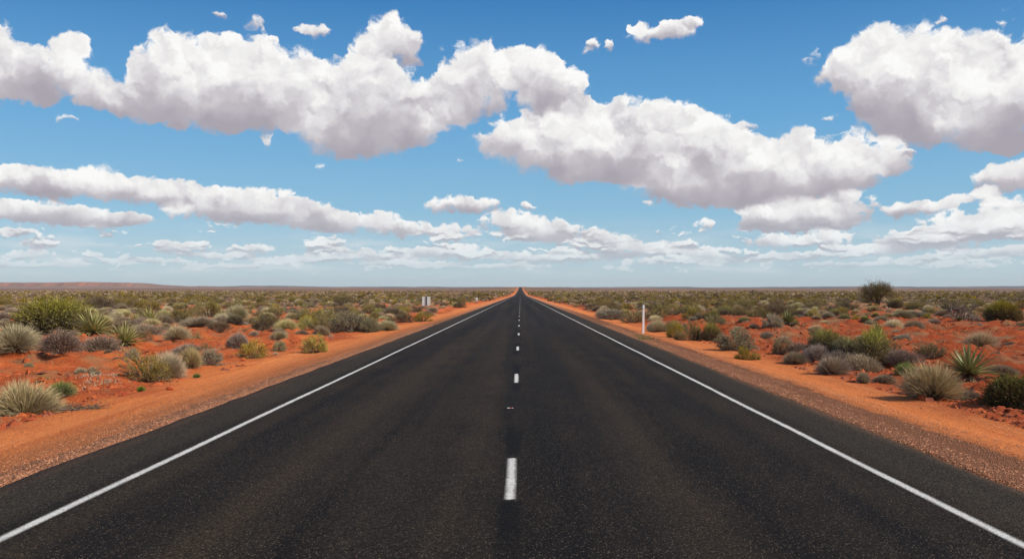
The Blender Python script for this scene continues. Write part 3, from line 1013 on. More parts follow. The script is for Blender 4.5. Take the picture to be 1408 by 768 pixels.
def make_rosette(seed, n=84, L0=0.62, wid=0.052):
    """yucca-like rosette of stiff sword leaves with pale edges; returns (leaves, dry hanging leaves, stump)"""
    rng = np.random.default_rng(seed)
    lv, dry, stump = Geo(), Geo(), Geo()

    def swords(g, n, cz_lo, cz_hi, L0, z0, droop, val):
        ph = np.arange(n) * 2.39996 + rng.normal(size=n) * 0.15
        cz = np.linspace(cz_hi, cz_lo, n) + rng.normal(size=n) * 0.05
        cz = np.clip(cz, -0.8, 0.995)
        st = np.sqrt(1 - cz ** 2)
        d = np.stack([st * np.cos(ph), st * np.sin(ph), cz], 1)
        side = unit(np.cross(d, np.array([0, 0, 1.0]) + rng.normal(size=(n, 3)) * 0.05))
        nrm = np.cross(side, d)
        L = L0 * rng.uniform(0.82, 1.12, n)
        seg = 5
        ss = np.linspace(0, 1, seg + 1)
        wpro = wid * np.array([0.75, 1.0, 0.98, 0.78, 0.46, 0.03]) * 0.5
        ctr = np.array([0, 0, z0]) + d[:, None, :] * (0.03 + L[:, None] * ss)[:, :, None]
        ctr[:, :, 2] -= droop * (L[:, None] * ss ** 2) * (st[:, None])
        fold = 0.45
        xs_ = np.array([-1.0, -0.62, 0.0, 0.62, 1.0])
        V = (ctr[:, :, None, :] + side[:, None, None, :] * (wpro[None, :, None] * xs_)[..., None]
             + nrm[:, None, None, :] * (wpro[None, :, None] * np.abs(xs_) * fold)[..., None])
        V = V.reshape(-1, 3)
        V[:, 2] = np.maximum(V[:, 2], 0.005)
        i = np.arange(n)[:, None, None] * (seg + 1) * 5 + np.arange(seg)[None, :, None] * 5 + np.arange(4)[None, None, :]
        i = i.ravel()
        F = np.stack([i, i + 1, i + 6, i + 5], 1)
        A = np.ones((n, seg + 1, 5, 4))
        A[..., 0] = np.array([1.0, 0.15, 0.0, 0.15, 1.0])[None, None, :]
        A[..., 1] = val + 0.4 * rng.random(n)[:, None, None]
        A[..., 2] = 0
        g.add(V, F, A.reshape(-1, 4))

    swords(lv, n, 0.05, 0.99, L0, 0.10, 0.10, 0.1)
    swords(dry, 34, -0.75, 0.0, L0 * 0.55, 0.11, 0.15, 0.3)
    z = np.linspace(-0.05, 0.12, 4)
    stump.tubes(np.stack([0 * z, 0 * z, z], 1)[None], 0.055, 0.065, 0, 8)
    return lv, dry, stump


def leaf_mat_yucca(name, da, db, ea, eb):
    m, t, out = new_mat(name)
    at = t.node('ShaderNodeAttribute', attribute_name='leaf')
    r, g, b = t.sep(at.outputs['Vector'])
    pos = t.node('ShaderNodeTexCoord').outputs['Object']
    oi = t.node('ShaderNodeObjectInfo').outputs['Random']
    n = t.noise(pos, 22.0, 3.0, 0.6)
    mid = t.mix(n, da, db)
    mid = t.mix(t.m('MULTIPLY', t.step(g, 0.25, 0.5), 0.5), mid, (0.30, 0.29, 0.10))
    c = t.mix(t.step(r, 0.35, 0.95), mid, t.mix(n, ea, eb))
    c = t.mix(t.m('MULTIPLY', oi, 0.30), c, (0.36, 0.33, 0.13))
    p = principled(t, None, c, 0.45, 0.35)
    tl = t.node('ShaderNodeBsdfTranslucent')
    t.put(tl.inputs['Color'], c)
    ms = t.node('ShaderNodeMixShader')
    t.put(ms.inputs[0], 0.15)
    t.put(ms.inputs[1], p)
    t.put(ms.inputs[2], tl.outputs[0])
    t.put(out.inputs['Surface'], ms.outputs[0])
    return m


m_sword = leaf_mat_yucca('sword_leaf', (0.075, 0.095, 0.025), (0.150, 0.165, 0.050), (0.44, 0.41, 0.16), (0.58, 0.54, 0.25))
m_sword_pale = leaf_mat_yucca('pale_sword_leaf', (0.25, 0.24, 0.07), (0.36, 0.33, 0.11), (0.62, 0.56, 0.24), (0.70, 0.64, 0.32))
m_dry = leaf_mat('dry_leaf', (0.26, 0.18, 0.11), (0.36, 0.27, 0.17), (0.30, 0.22, 0.15))

# ---------------------------------------------------------------- prototypes: a few shapes of each kind, (part name, mesh) lists
SHAPES = {}


def shape(kind, parts):
    SHAPES.setdefault(kind, []).append(parts)


for k in range(5):
    f, w = make_saltbush(100 + k, amp=0.30 if k % 2 else 0.2)
    shape('saltbush', [('foliage', f, 'saltbush'), ('stems', w, None)])
for k in range(4):
    f, w = make_tussock(200 + k)
    shape('straw', [('blades', f, 'straw'), ('dead_skirt', w, 'saltbush')])
for k in range(3):
    f, w = make_tussock(240 + k, 2300, 0.30, 0.0062)
    shape('buff', [('blades', f, 'buff'), ('dead_skirt', w, 'saltbush')])
for k in range(4):
    f, w = make_shrub(300 + k, 90, 10, 9, 0.026, 0.011, 0.45, 0.28, 0.34, -0.05)
    shape('olive', [('foliage', f, 'olive'), ('stems', w, None)])
for k in range(2):
    f, w = make_saltbush(350 + k, 5600, 0.46, 0.42, True, 1.9)
    shape('thicket', [('foliage', f, 'leafy'), ('stems', w, None)])
for k in range(3):
    f, w = make_shrub(400 + k, 90, 9, 10, 0.030, 0.011, 0.45, 0.05, 0.20, -0.05)
    shape('yellow', [('foliage', f, 'yellow'), ('stems', w, None)])
for k in range(3):
    f, w = make_shrub(500 + k, 100, 9, 10, 0.026, 0.014, 0.35, 0.05, 0.22, -0.08)
    shape('silver', [('foliage', f, 'silver'), ('stems', w, None)])
for k in range(4):
    f, w = make_saltbush(600 + k, 3000, 0.28, 0.38, True, 1.3)
    shape('green', [('foliage', f, 'green'), ('stems', w, None)])
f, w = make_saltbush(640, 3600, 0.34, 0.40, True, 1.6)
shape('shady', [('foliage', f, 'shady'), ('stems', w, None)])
for k in range(2):
    f, w = make_tussock(650 + k, 900, 0.25, 0.012)
    shape('sprout', [('blades', f, 'sprout'), ('dead_skirt', w, 'straw')])
for k in range(2):
    f, w = make_shrub(700 + k, 50, 8, 8, 0.028, 0.010, 0.3, 0.10, 0.3)
    shape('rust', [('foliage', f, 'rust'), ('stems', w, None)])
    f, w = make_shrub(720 + k, 90, 10, 9, 0.026, 0.011, 0.4, 0.30, 0.32, -0.05)
    shape('dark', [('foliage', f, 'dark'), ('stems', w, None)])

BUILT, MERGED = {}, {}


def built(kind, k):
    """the part meshes of a shape, made once and shared by its copies"""
    if (kind, k) not in BUILT:
        BUILT[kind, k] = [(nm, g.mesh(kind + '_' + nm, [MAT[mt] if mt else m_twig])) for nm, g, mt in SHAPES[kind][k]]
    return BUILT[kind, k]


def merged(kind, k):
    """the same shape as a single mesh, for plants too far off to show parts"""
    if (kind, k) not in MERGED:
        V, Fc, A, M, n = [], [], [], [], 0
        for i, (nm, g, mt) in enumerate(SHAPES[kind][k]):
            v, f, a, _m = g.arrays()
            V.append(v)
            Fc.append(f + n)
            A.append(a)
            M.append(np.full(len(f), i))
            n += len(v)
        MERGED[kind, k] = mesh_from(kind + '_plant', np.concatenate(V), [np.concatenate(Fc)], [MAT[mt] if mt else m_twig for _n, _g, mt in SHAPES[kind][k]],
                                    np.concatenate(M), smooth=False, attrs={'leaf': np.concatenate(A)})
    return MERGED[kind, k]


NAMES = {'saltbush': ('saltbush', 'saltbush'), 'straw': ('grass_tussock', 'grass tussock'), 'olive': ('olive_shrub', 'shrub'), 'yellow': ('yellow_shrub', 'yellow shrub'),
         'silver': ('silver_shrub', 'silvery shrub'), 'green': ('green_shrub', 'green shrub'), 'rust': ('rusty_shrub', 'rusty shrub'), 'dark': ('dark_shrub', 'dark shrub'),
         'thicket': ('olive_thicket', 'thicket'), 'sprout': ('green_sprout', 'green sprout'), 'buff': ('grass_tussock', 'grass tussock'), 'shady': ('dark_shrub', 'dark shrub')}
R_ = random.Random(77)
PLACED = []


def plant(kind, x, y, w, h, label, group=None, parts=True, k=None):
    name, cat = NAMES[kind]
    k = R_.randrange(len(SHAPES[kind])) if k is None else k % len(SHAPES[kind])
    z = float(ground_h(np.array([x]), np.array([y]))[0])
    if parts:
        o = link(name, None)
        for nm, me in built(kind, k):
            link(nm, me, o)
    else:
        o = link(name, merged(kind, k))
    o.location = (x, y, z - 0.02 * h)
    o.rotation_euler = (R_.uniform(-0.05, 0.05), R_.uniform(-0.05, 0.05), R_.uniform(0, 2 * PI))
    o.scale = (w, w * R_.uniform(0.9, 1.1), h / 0.6)
    tag(o, label, cat, group)
    PLACED.append((x, y, w / 2))
    return o


def at_px(px, py):
    x, y = ground_hit(px, py)
    return x, y, y / F_PX       # metres per photograph pixel at that depth


def put(kind, px, py, wpx, hpx, label, k=None):
    x, y, s = at_px(px, py)
    w, h = wpx * s * 1.15, hpx * s * 1.12
    return plant(kind, x, y + w * 0.32, w, h, label, None, True, k)

# ================================================================ plants one can single out in the photograph
# kind, px x, px y of the foot, width px, height px, label
HAND = [
    ('straw', 14, 566, 96, 54, 'largest straw-coloured grass hummock on the left verge, cut by the picture edge'),
    ('sprout', 78, 549, 38, 20, 'small green-based grass tuft beside the largest straw hummock'),
    ('straw', 8, 500, 66, 36, 'pale-topped grass hummock with grey lower half, behind the largest straw hummock'),
    ('saltbush', 74, 504, 56, 38, 'grey-brown twiggy bush with straw tips in front of the leafy green thicket'),
    ('saltbush', 128, 490, 66, 30, 'wide dark mauve-grey dome bush in front of the two pale yuccas'),
    ('thicket', 54, 463, 112, 54, 'largest leafy olive-green thicket with bare grey twigs below, left of the road'),
    ('thicket', 114, 458, 52, 32, 'lower yellow-green shoulder bush joined to the largest left thicket'),
    ('saltbush', 160, 455, 46, 22, 'grey bush with green-grey top behind the pair of pale yuccas'),
    ('saltbush', 190, 461, 48, 22, 'mauve-grey bush right behind the pair of pale yuccas'),
    ('buff', 238, 471, 36, 20, 'rounded buff-grey dome on red soil right of the pale yucca pair'),
    ('olive', 268, 469, 20, 13, 'small olive bush right of the rounded buff-grey dome'),
    ('saltbush', 251, 484, 48, 14, 'flat purple-grey cushion bush behind the olive bush with straw top'),
    ('olive', 196, 528, 66, 34, 'olive-grey mounded bush at the edge of the sandy track, left side'),
    ('straw', 224, 523, 48, 36, 'straw-topped yellowish bush growing out of the olive-grey mound by the track'),
    ('buff', 258, 508, 32, 28, 'upright grey-buff tussock between the straw-topped bush and a silvery one'),
    ('silver', 285, 505, 34, 22, 'silvery pale bush at the right end of the clump beside the left track'),
    ('saltbush', 322, 478, 36, 22, 'grey bush throwing a dark shadow behind the round yellow-green bush'),
    ('yellow', 343, 492, 46, 26, 'round yellow-green bush right of the grey bush near the left track'),
    ('straw', 268, 450, 48, 14, 'pale sandy-coloured low hummock on open red soil, left side'),
    ('olive', 286, 437, 38, 26, 'tall dark olive bush standing above pale hummocks, left middle distance'),
    ('straw', 322, 439, 36, 20, 'pale domed tussock right of the tall dark olive bush'),
    ('rust', 200, 476, 18, 12, 'small rusty-brown bush at the foot of the right pale yucca'),
    ('yellow', 430, 485, 40, 24, 'isolated bright yellow-olive bush on the sandy verge, left of the road'),
    ('silver', 382, 482, 18, 17, 'small silver-grey bush left of the isolated yellow-olive bush'),
    ('silver', 480, 456, 58, 26, 'wide grey-green bush by the left track, longest in its row'),
    ('silver', 508, 456, 30, 20, 'grey-green bush hugging the right end of the long grey-green bush'),
    ('straw', 390, 455, 36, 17, 'pale tussock behind the two small mauve-grey cushions, left side'),
    ('yellow', 421, 448, 24, 13, 'small yellow bush behind the two small mauve-grey cushions'),
    ('saltbush', 413, 462, 28, 13, 'left one of two small mauve-grey cushions above the yellow-olive bush'),
    ('saltbush', 440, 462, 30, 18, 'right one of two small mauve-grey cushions above the yellow-olive bush'),
    ('straw', 530, 454, 32, 14, 'straw hummock at the end of the long grey-green bush by the track'),
    ('dark', 554, 443, 26, 14, 'dark grey-brown bush near the road edge, before the white road sign'),
    ('yellow', 580, 442, 28, 14, 'yellow-green bush at the road edge, before the white road sign'),
    ('olive', 470, 422, 28, 14, 'dark olive bush alone above the pale scrub, left middle distance'),
    ('olive', 166, 427, 44, 20, 'yellow-green bush behind the mauve-grey bushes, far left middle distance'),
    ('dark', 132, 428, 40, 20, 'brownish bush left of the yellow-green bush, far left middle distance'),
    ('saltbush', 222, 444, 26, 16, 'grey bush right beside the two dim pale yuccas'),
    ('saltbush', 845, 439, 44, 18, 'mauve-brown twiggy bush left of the white guide post'),
    ('olive', 872, 444, 34, 16, 'olive bush directly behind the white guide post'),
    ('olive', 903, 441, 34, 15, 'yellow-olive bush just right of the white guide post'),
    ('straw', 905, 456, 27, 17, 'whitish tussock at the right foot of the white guide post'),
    ('silver', 932, 456, 34, 17, 'grey-green bush between the whitish tussock and the yellow-olive pair'),
    ('yellow', 930, 464, 28, 22, 'yellow-olive bush left of the dense green domed bush'),
    ('yellow', 937, 468, 20, 14, 'small bright yellow tuft bush in front of the dense green dome'),
    ('olive', 958, 467, 30, 22, 'grey-shaded left half of the dense green double bush beside the right track'),
    ('green', 982, 468, 38, 25, 'dense green domed bush beside the right track'),
    ('silver', 1018, 482, 54, 29, 'large silvery-green leafy bush beside the right track'),
    ('yellow', 1024, 494, 24, 18, 'golden bushlet in front of the large silvery-green bush'),
    ('yellow', 1040, 494, 16, 11, 'smallest golden bushlet, right of the other one by the silvery bush'),
    ('olive', 1017, 437, 30, 14, 'compact olive bush on open red soil behind the dense green dome'),
    ('olive', 964, 429, 30, 18, 'pointed olive bush beyond the guide post, on red soil'),
    ('dark', 1066, 441, 46, 22, 'broad dusky grey-brown thicket left of the right-hand yuccas'),
    ('silver', 1066, 458, 30, 18, 'pale green bush at the left foot of the mid-right yucca'),
    ('buff', 1080, 467, 24, 14, 'grey-buff tussock in front of the mid-right yucca'),
    ('saltbush', 1056, 464, 22, 14, 'slate-grey cushion left of the tussock by the mid-right yucca'),
    ('buff', 1126, 461, 22, 12, 'green-grey low tussock right of the mid-right yucca'),
    ('olive', 1078, 486, 30, 20, 'olive bush at the left tip of the big mixed thicket'),
    ('saltbush', 1106, 487, 40, 24, 'grey twiggy bush in the left part of the big mixed thicket'),
    ('green', 1173, 499, 52, 33, 'grey-green dome between the two larger green-topped domes of the big thicket'),
    ('saltbush', 1127, 498, 46, 25, 'grey twig dome under the left green dome of the big mixed thicket'),
    ('olive', 1228, 497, 44, 29, 'olive bush leaning on the right end of the big mixed thicket'),
    ('buff', 1097, 500, 34, 17, 'straw tuft at the foot of the big mixed thicket'),
    ('green', 1142, 496, 62, 38, 'green-topped left dome of the big mixed thicket right of the road'),
    ('saltbush', 1158, 502, 44, 26, 'grey bare-twigged bush in the middle of the big mixed thicket'),
    ('green', 1203, 500, 64, 42, 'green-topped right dome of the big mixed thicket right of the road'),
    ('saltbush', 1196, 509, 60, 30, 'dark grey twig mass under the right dome of the big mixed thicket'),
    ('buff', 1150, 515, 46, 25, 'straw hummock with spiky top before the big mixed thicket'),
    ('buff', 1189, 526, 19, 16, 'small round straw tuft standing alone before the big mixed thicket'),
    ('saltbush', 1246, 502, 46, 24, 'brown-grey bush linking the big thicket and the largest straw hummock'),
    ('olive', 1288, 497, 44, 23, 'olive-grey bush behind the largest right-hand straw hummock'),
    ('sprout', 1252, 517, 34, 19, 'bright green low bush left of the largest right-hand straw hummock'),
    ('saltbush', 1220, 524, 30, 12, 'low dark grey cushion between the lone straw tuft and the bright green bush'),
    ('buff', 1296, 552, 84, 50, 'largest buff-grey grass hummock right of the road, in front of the big yucca'),
    ('straw', 1287, 549, 24, 14, 'little straw tuft at the foot of the largest right-hand hummock'),
    ('saltbush', 1343, 552, 44, 18, 'low grey twiggy bush at the right foot of the largest right-hand hummock'),
    ('buff', 1358, 477, 46, 23, 'rounded grey-buff dome on red soil behind the big yucca'),
    ('shady', 1406, 566, 84, 54, 'shade-darkened green bush at the right picture edge throwing a long shadow on the track'),
    ('thicket', 1392, 446, 50, 30, 'dark green leafy bush at the right picture edge, middle distance'),
    ('buff', 1216, 450, 22, 11, 'small buff hummock on red soil, straight before the lone tree'),
    ('straw', 1124, 458, 18, 7, 'flat small buff tuft between the mid-right yucca and the lone tree'),
    ('buff', 1246, 440, 26, 12, 'buff hummock with pale crown right of the lone tree, on red soil'),
    ('saltbush', 1262, 457, 28, 14, 'ragged grey bush on open red soil left of the dead bush'),
    ('saltbush', 1290, 450, 22, 9, 'low mauve-grey cushion just left of the dead bush'),
    ('buff', 1303, 437, 26, 11, 'straw tussock behind the dead bush'),
    ('saltbush', 1245, 470, 30, 11, 'flat grey cushion with a dark shadow, behind the big mixed thicket'),
    ('dark', 1170, 430, 34, 16, 'dark olive-brown bush left below the lone tree'),
    ('green', 1236, 426, 22, 14, 'fresh green bush just right of the lone tree'),
    ('olive', 1256, 428, 24, 12, 'olive bush second to the right of the lone tree'),
    ('saltbush', 1388, 520, 44, 16, 'dim grey cushion bush behind the shade-darkened green bush at the right picture edge'),
    ('saltbush', 1392, 478, 20, 9, 'small dark cushion right of the rounded grey-buff dome'),
]
for i, (kd, px, py, wp, hp, lab) in enumerate(HAND):
    put(kd, px, py, wp, hp, lab, i)


# ---------------------------------------------------------------- yuccas
YM = [make_rosette(800, 120, 0.60, 0.042), make_rosette(801, 120, 0.58, 0.040), make_rosette(802, 70, 0.55, 0.050)]
YMESH = [(l.mesh('sword_leaves', [m_sword]), d.mesh('dry_leaves', [m_dry]), s.mesh('stump', [m_bark])) for l, d, s in YM]


YPALE = [(l.mesh('sword_leaves', [m_sword_pale]), d, s) for (l, _d, _s), (_m, d, s) in zip(YM, YMESH)]


def yucca(px, py, wpx, label, k=0, lift=0.0):
    x, y, s = at_px(px, py)
    sc = wpx * s / 0.90
    o = link('yucca', None)
    for nm, me in zip(('sword_leaves', 'dry_leaves', 'stump'), (YPALE if 'pale' in label and 'big' not in label and 'above a pale' not in label else YMESH)[k]):
        link(nm, me, o)
    o.scale = (sc,) * 3
    o.rotation_euler = (R_.uniform(-0.06, 0.06), R_.uniform(-0.06, 0.06), R_.uniform(0, 6.28))
    o.location = (x, y + 0.12, float(ground_h(np.array([x]), np.array([y]))[0]) + lift)
    tag(o, label, 'yucca')
    PLACED.append((x, y, 0.5 * sc))


yucca(126, 470, 56, 'left one of the two pale striped yuccas above the dark mauve-grey bush', 1)
yucca(170, 478, 48, 'right one of the two pale striped yuccas above the dark mauve-grey bush', 0)
yucca(206, 445, 34, 'pale dim yucca in the left scrub, right one of two', 2)
yucca(187, 444, 24, 'pale dim yucca in the left scrub, left one of two', 1)
yucca(1336, 522, 68, 'big dark green yucca with pale leaf edges behind the largest right-hand hummock', 0, 0.12)
yucca(1085, 454, 30, 'yucca standing above a pale green bush, right middle distance', 1, 0.12)
yucca(1207, 478, 28, 'yucca poking up behind the right dome of the big mixed thicket', 2, 0.22)
yucca(1320, 446, 16, 'small yucca at the foot of the dead bush', 2)
yucca(1140, 433, 12, 'thin upright yucca in the scrub between the mid-right yucca and the lone tree', 1)


# ---------------------------------------------------------------- lone tree and dead bush
def limb_tree(seed, levels, n0, L0, r0, spread, up, n_sub=(3, 5), shrink=0.66, zbase=0.0):
    """recursive branching; returns list of (paths, r0, r1) per level and the twig ends with directions"""
    rng = np.random.default_rng(seed)
    out, segs = [], []
    for i in range(n0):
        a = 2 * PI * i / n0 + rng.uniform(-0.4, 0.4)
        tilt = rng.uniform(0.25, 1.0) * spread
        segs.append((np.array([0.06 * math.cos(a), 0.06 * math.sin(a), zbase]), np.array([math.cos(a) * math.sin(tilt), math.sin(a) * math.sin(tilt), math.cos(tilt)]), L0 * rng.uniform(0.75, 1.15)))
    r = r0
    for lv in range(levels):
        paths, nxt = [], []
        for p, d, L in segs:
            bend = unit(d + np.array([0, 0, up]) + rng.normal(size=3) * 0.25)
            ss = np.linspace(0, 1, 5)[:, None]
            pth = p + d * L * ss * (1 - 0.5 * ss) + bend * L * 0.5 * ss ** 2
            paths.append(pth)
            for q in range(rng.integers(*n_sub)):
                f = rng.uniform(0.35, 1.0)
                j = min(int(f * 4), 3)
                pp = pth[j] + (pth[j + 1] - pth[j]) * (f * 4 - j)
                nd = unit(unit(pth[j + 1] - pth[j]) + rng.normal(size=3) * spread * 0.75)
                nxt.append((pp, nd, L * shrink * rng.uniform(0.7, 1.2)))
        out.append((np.array(paths), r, r * 0.55))
        segs = nxt
        r *= 0.5
    return out, segs


def tree():
    x, y, s = at_px(1207, 420)
    H = 32.5 * s
    o = link('desert_tree', None)
    o.location = (x, y, float(ground_h(np.array([x]), np.array([y]))[0]) - 0.05)
    lv, ends = limb_tree(31, 4, 6, H * 0.40, 0.085, 0.85, 0.35, (3, 5), 0.62)
    tr, br = Geo(), Geo()
    tr.tubes(lv[0][0], lv[0][1], lv[0][2], 0, 7)
    for P, a, b in lv[1:]:
        br.tubes(P, a, b, 0, 4)
    rng = np.random.default_rng(32)
    cr = Geo()
    E = np.array([e[0] for e in ends])
    D = np.array([e[1] for e in ends])
    k = rng.integers(0, len(E), 15000)
    P = E[k] + D[k] * rng.uniform(0, 0.30, (15000, 1)) + rng.normal(size=(15000, 3)) * 0.10
    cr.leaves(P, unit(D[k] + rng.normal(size=P.shape) * 0.8 + np.array([0, 0, -0.1])), rng.uniform(0.05, 0.11, 15000), rng.uniform(0.018, 0.035, 15000), rng, rng.random(15000) ** 1.3)
    top = max(np.percentile(v[:, 2], 98.5) for v in cr.V)
    wid = max(np.percentile(v[:, 0], 99) - np.percentile(v[:, 0], 1) for v in cr.V)
    link('trunk', tr.mesh('trunk', [m_bark]), o)
    link('branches', br.mesh('branches', [m_bark]), o)
    link('crown', cr.mesh('crown', [MAT['dark']]), o)
    o.scale = (44 * s / wid, 44 * s / wid, H / top)
    tag(o, 'lone round-crowned dark desert tree breaking the horizon, right of the road', 'tree')
    PLACED.append((x, y, 2.5))


def dead_bush():
    x, y, s = at_px(1327, 446)
    o = link('dead_bush', None)
    o.location = (x, y + 0.3, float(ground_h(np.array([x]), np.array([y]))[0]))
    H = 31 * s
    lv, ends = limb_tree(51, 4, 9, 0.5, 0.022, 0.95, 0.1, (3, 6), 0.62)
    st, tw = Geo(), Geo()
    st.tubes(lv[0][0], lv[0][1], lv[0][2], 0, 5)
    st.tubes(lv[1][0], lv[1][1], lv[1][2], 0, 4)
    for P, a, b in lv[2:]:
        tw.tubes(P, max(a, 0.008), 0.005, 0, 3)
    top = max(v[:, 2].max() for v in tw.V)
    wid = max(v[:, 0].max() - v[:, 0].min() for v in tw.V)
    link('stems', st.mesh('stems', [m_pale]), o)
    link('twigs', tw.mesh('twigs', [m_twig]), o)
    o.scale = (46 * s / wid, 46 * s / wid, H / top)
    tag(o, 'dead leafless grey bush with spreading bleached branches, right middle distance', 'dead bush')
    PLACED.append((x, y, 1.0))


def dead_twigs(px, py, wpx, label, seed):
    """fallen dry stems with a few leaves, lying on the sand"""
    x, y, s = at_px(px, py)
    rng = np.random.default_rng(seed)
    g, f = Geo(), Geo()
    n = 46
    W_ = wpx * s
    a = rng.uniform(-0.5, 0.5, n) + np.where(rng.random(n) < 0.5, 0, PI)
    p0 = np.stack([rng.uniform(-0.45, 0.45, n) * W_, rng.normal(size=n) * 0.06 * W_, rng.uniform(0.005, 0.03, n)], 1)
    L = rng.uniform(0.12, 0.38, n) * W_
    p2 = p0 + np.stack([np.cos(a) * L, np.sin(a) * L, rng.uniform(-0.01, 0.18, n) * W_], 1)
    p2[:, 2] = np.maximum(p2[:, 2], 0.01)
    g.tubes(bez(p0, (p0 + p2) / 2 + rng.normal(size=(n, 3)) * 0.012 + np.array([0, 0, 0.02]), p2, np.linspace(0, 1, 5)), 0.008, 0.003, 0, 4)
    g.tubes(np.array([[[-0.35 * W_, -0.05, 0.02], [-0.1 * W_, -0.06, 0.035], [0.12 * W_, -0.05, 0.02]]]), 0.017, 0.012, 0, 6)
    m = 420
    k = rng.integers(0, n, m)
    P = p0[k] + (p2 - p0)[k] * rng.uniform(0.3, 1.05, (m, 1)) + rng.normal(size=(m, 3)) * 0.02
    P[:, 2] = np.maximum(P[:, 2], 0.008)
    f.leaves(P, unit(rng.normal(size=(m, 3)) + np.array([0, 0, 0.5])), rng.uniform(0.02, 0.05, m), rng.uniform(0.006, 0.014, m), rng)
    o = link('fallen_branch', None)
    o.location = (x, y, float(ground_h(np.array([x]), np.array([y]))[0]))
    link('stems', g.mesh('stems', [m_twig]), o)
    link('leaves', f.mesh('leaves', [MAT['olive']]), o)
    tag(o, label, 'branch')
    PLACED.append((x, y, W_ * 0.6))


tree()
dead_bush()
dead_twigs(105, 561, 62, 'fallen dry branch with sparse leaves lying on the sand beside the small grass tuft', 71)
dead_twigs(1262, 542, 20, 'small heap of dry sticks left of the largest right-hand straw hummock', 72)

# ================================================================ roadside furniture
m_white = simple_mat('white_plastic', (0.74, 0.74, 0.72), 0.45, 0.4, 0.05, 6.0)
m_panel = simple_mat('pale_sign_metal', (0.62, 0.62, 0.59), 0.45, 0.5, 0.06, 2.0)
m_steel = simple_mat('dark_steel', (0.045, 0.060, 0.060), 0.5, 0.5, 0.15, 8.0)
m_redref = simple_mat('red_reflector', (0.45, 0.05, 0.04), 0.25, 0.6, 0.1, 30.0)
m_wref = simple_mat('white_reflector', (0.72, 0.66, 0.62), 0.25, 0.6, 0.1, 30.0)
m_black = simple_mat('black_rubber', (0.012, 0.012, 0.013), 0.7, 0.3, 0.1, 30.0)


def box_mesh(name, size, mat, bevel=0.004, centre=(0, 0, 0), top_round=False):
    import bmesh
    bm = bmesh.new()
    bmesh.ops.create_cube(bm, size=1.0)
    for v in bm.verts:
        v.co = Vector((v.co.x * size[0] + centre[0], v.co.y * size[1] + centre[1], v.co.z * size[2] + centre[2]))
    if top_round:
        ed = [e for e in bm.edges if abs(e.verts[0].co.x - e.verts[1].co.x) < 1e-6 and e.verts[0].co.z > centre[2] and e.verts[1].co.z > centre[2]]
        bmesh.ops.bevel(bm, geom=ed, offset=min(size[0], size[2]) * 0.42, segments=5, affect='EDGES', profile=0.5)
    elif bevel:
        bmesh.ops.bevel(bm, geom=list(bm.edges), offset=bevel, segments=2, affect='EDGES', profile=0.5)
    me = bpy.data.meshes.new(name)
    bm.to_mesh(me)
    bm.free()
    me.materials.append(mat)
    return me


def gz(x, y):
    return float(ground_h(np.array([x]), np.array([y]))[0])


x, y, s = at_px(884.5, 459)
H = 39.5 * s
post = link('guide_post', box_mesh('guide_post', (0.085, 0.035, H + 0.2), m_white, 0, (0, 0, H / 2 - 0.1), True), loc=(x, y, gz(x, y)))
post.rotation_euler = (0, 0.012, 0.1)
link('reflector', box_mesh('reflector', (0.05, 0.006, 0.10), m_wref, 0.001, (0, -0.0212, H - 0.16)), post)
tag(post, 'slim white guide post standing in a patch of grass beside the right gravel shoulder', 'post')
PLACED.append((x, y, 0.5))

x, y, s = at_px(586, 422.5)
o = link('road_sign', None, loc=(x, y, gz(x, y)))
pw, phh = 11.4 * s, 12.6 * s
z0 = 2.2 * s
link('panel', box_mesh('panel', (pw, 0.012, phh), m_panel, 0.003, (0, 0.05, z0 + phh / 2)), o)
link('post', box_mesh('post', (0.13, 0.08, z0 + phh + 0.25), m_steel, 0.008, (0.04 * pw, 0.0, (z0 + phh) / 2 - 0.11)), o)
for zz in (0.22, 0.78):
    link('bracket', box_mesh('bracket', (pw * 0.90, 0.016, 0.035), m_panel, 0.002, (0, 0.034, z0 + phh * zz)), o)
o.rotation_euler = (0, 0, 0.12)
tag(o, 'pale double-width road sign seen from behind on one dark post, left of the road', 'sign')

x, y, s = at_px(655.6, 414.5)
o = link('marker_sign', None, loc=(x, y, gz(x, y)))
link('panel', box_mesh('panel', (2.7 * s, 0.012, 5.6 * s), m_white, 0.003, (0, -0.03, 5.8 * s)), o)
link('post', box_mesh('post', (0.07, 0.04, 8.4 * s + 0.3), m_white, 0.006, (0, 0.0, 4.2 * s - 0.15)), o)
tag(o, 'small white roadside marker on a thin post, far off on the left verge', 'marker')

# raised reflective pavement marker between two dashes
y = 13.45
me = box_mesh('pavement_marker', (0.115, 0.105, 0.020), m_black, 0.006, (0, 0, 0.0105))
for v in me.vertices:
    if v.co.z > 0.012:
        v.co.x *= 0.86
        v.co.y *= 0.62
o = link('pavement_marker', me, loc=(-0.05, y, float(prof(y)) + 0.001))
rf = link('reflector', box_mesh('reflector', (0.088, 0.004, 0.013), m_wref, 0.001, (0, 0, 0)), o, loc=(0, -0.0462, 0.0118))
rf.rotation_euler = (-0.85, 0, 0)
rf2 = link('reflector', box_mesh('reflector', (0.040, 0.0015, 0.010), m_redref, 0.0003, (0, 0, 0)), o, loc=(0.012, -0.0485, 0.0138))
rf2.rotation_euler = (-0.85, 0, 0)
tag(o, 'small reflective road stud on the asphalt between two centre dashes', 'road stud')

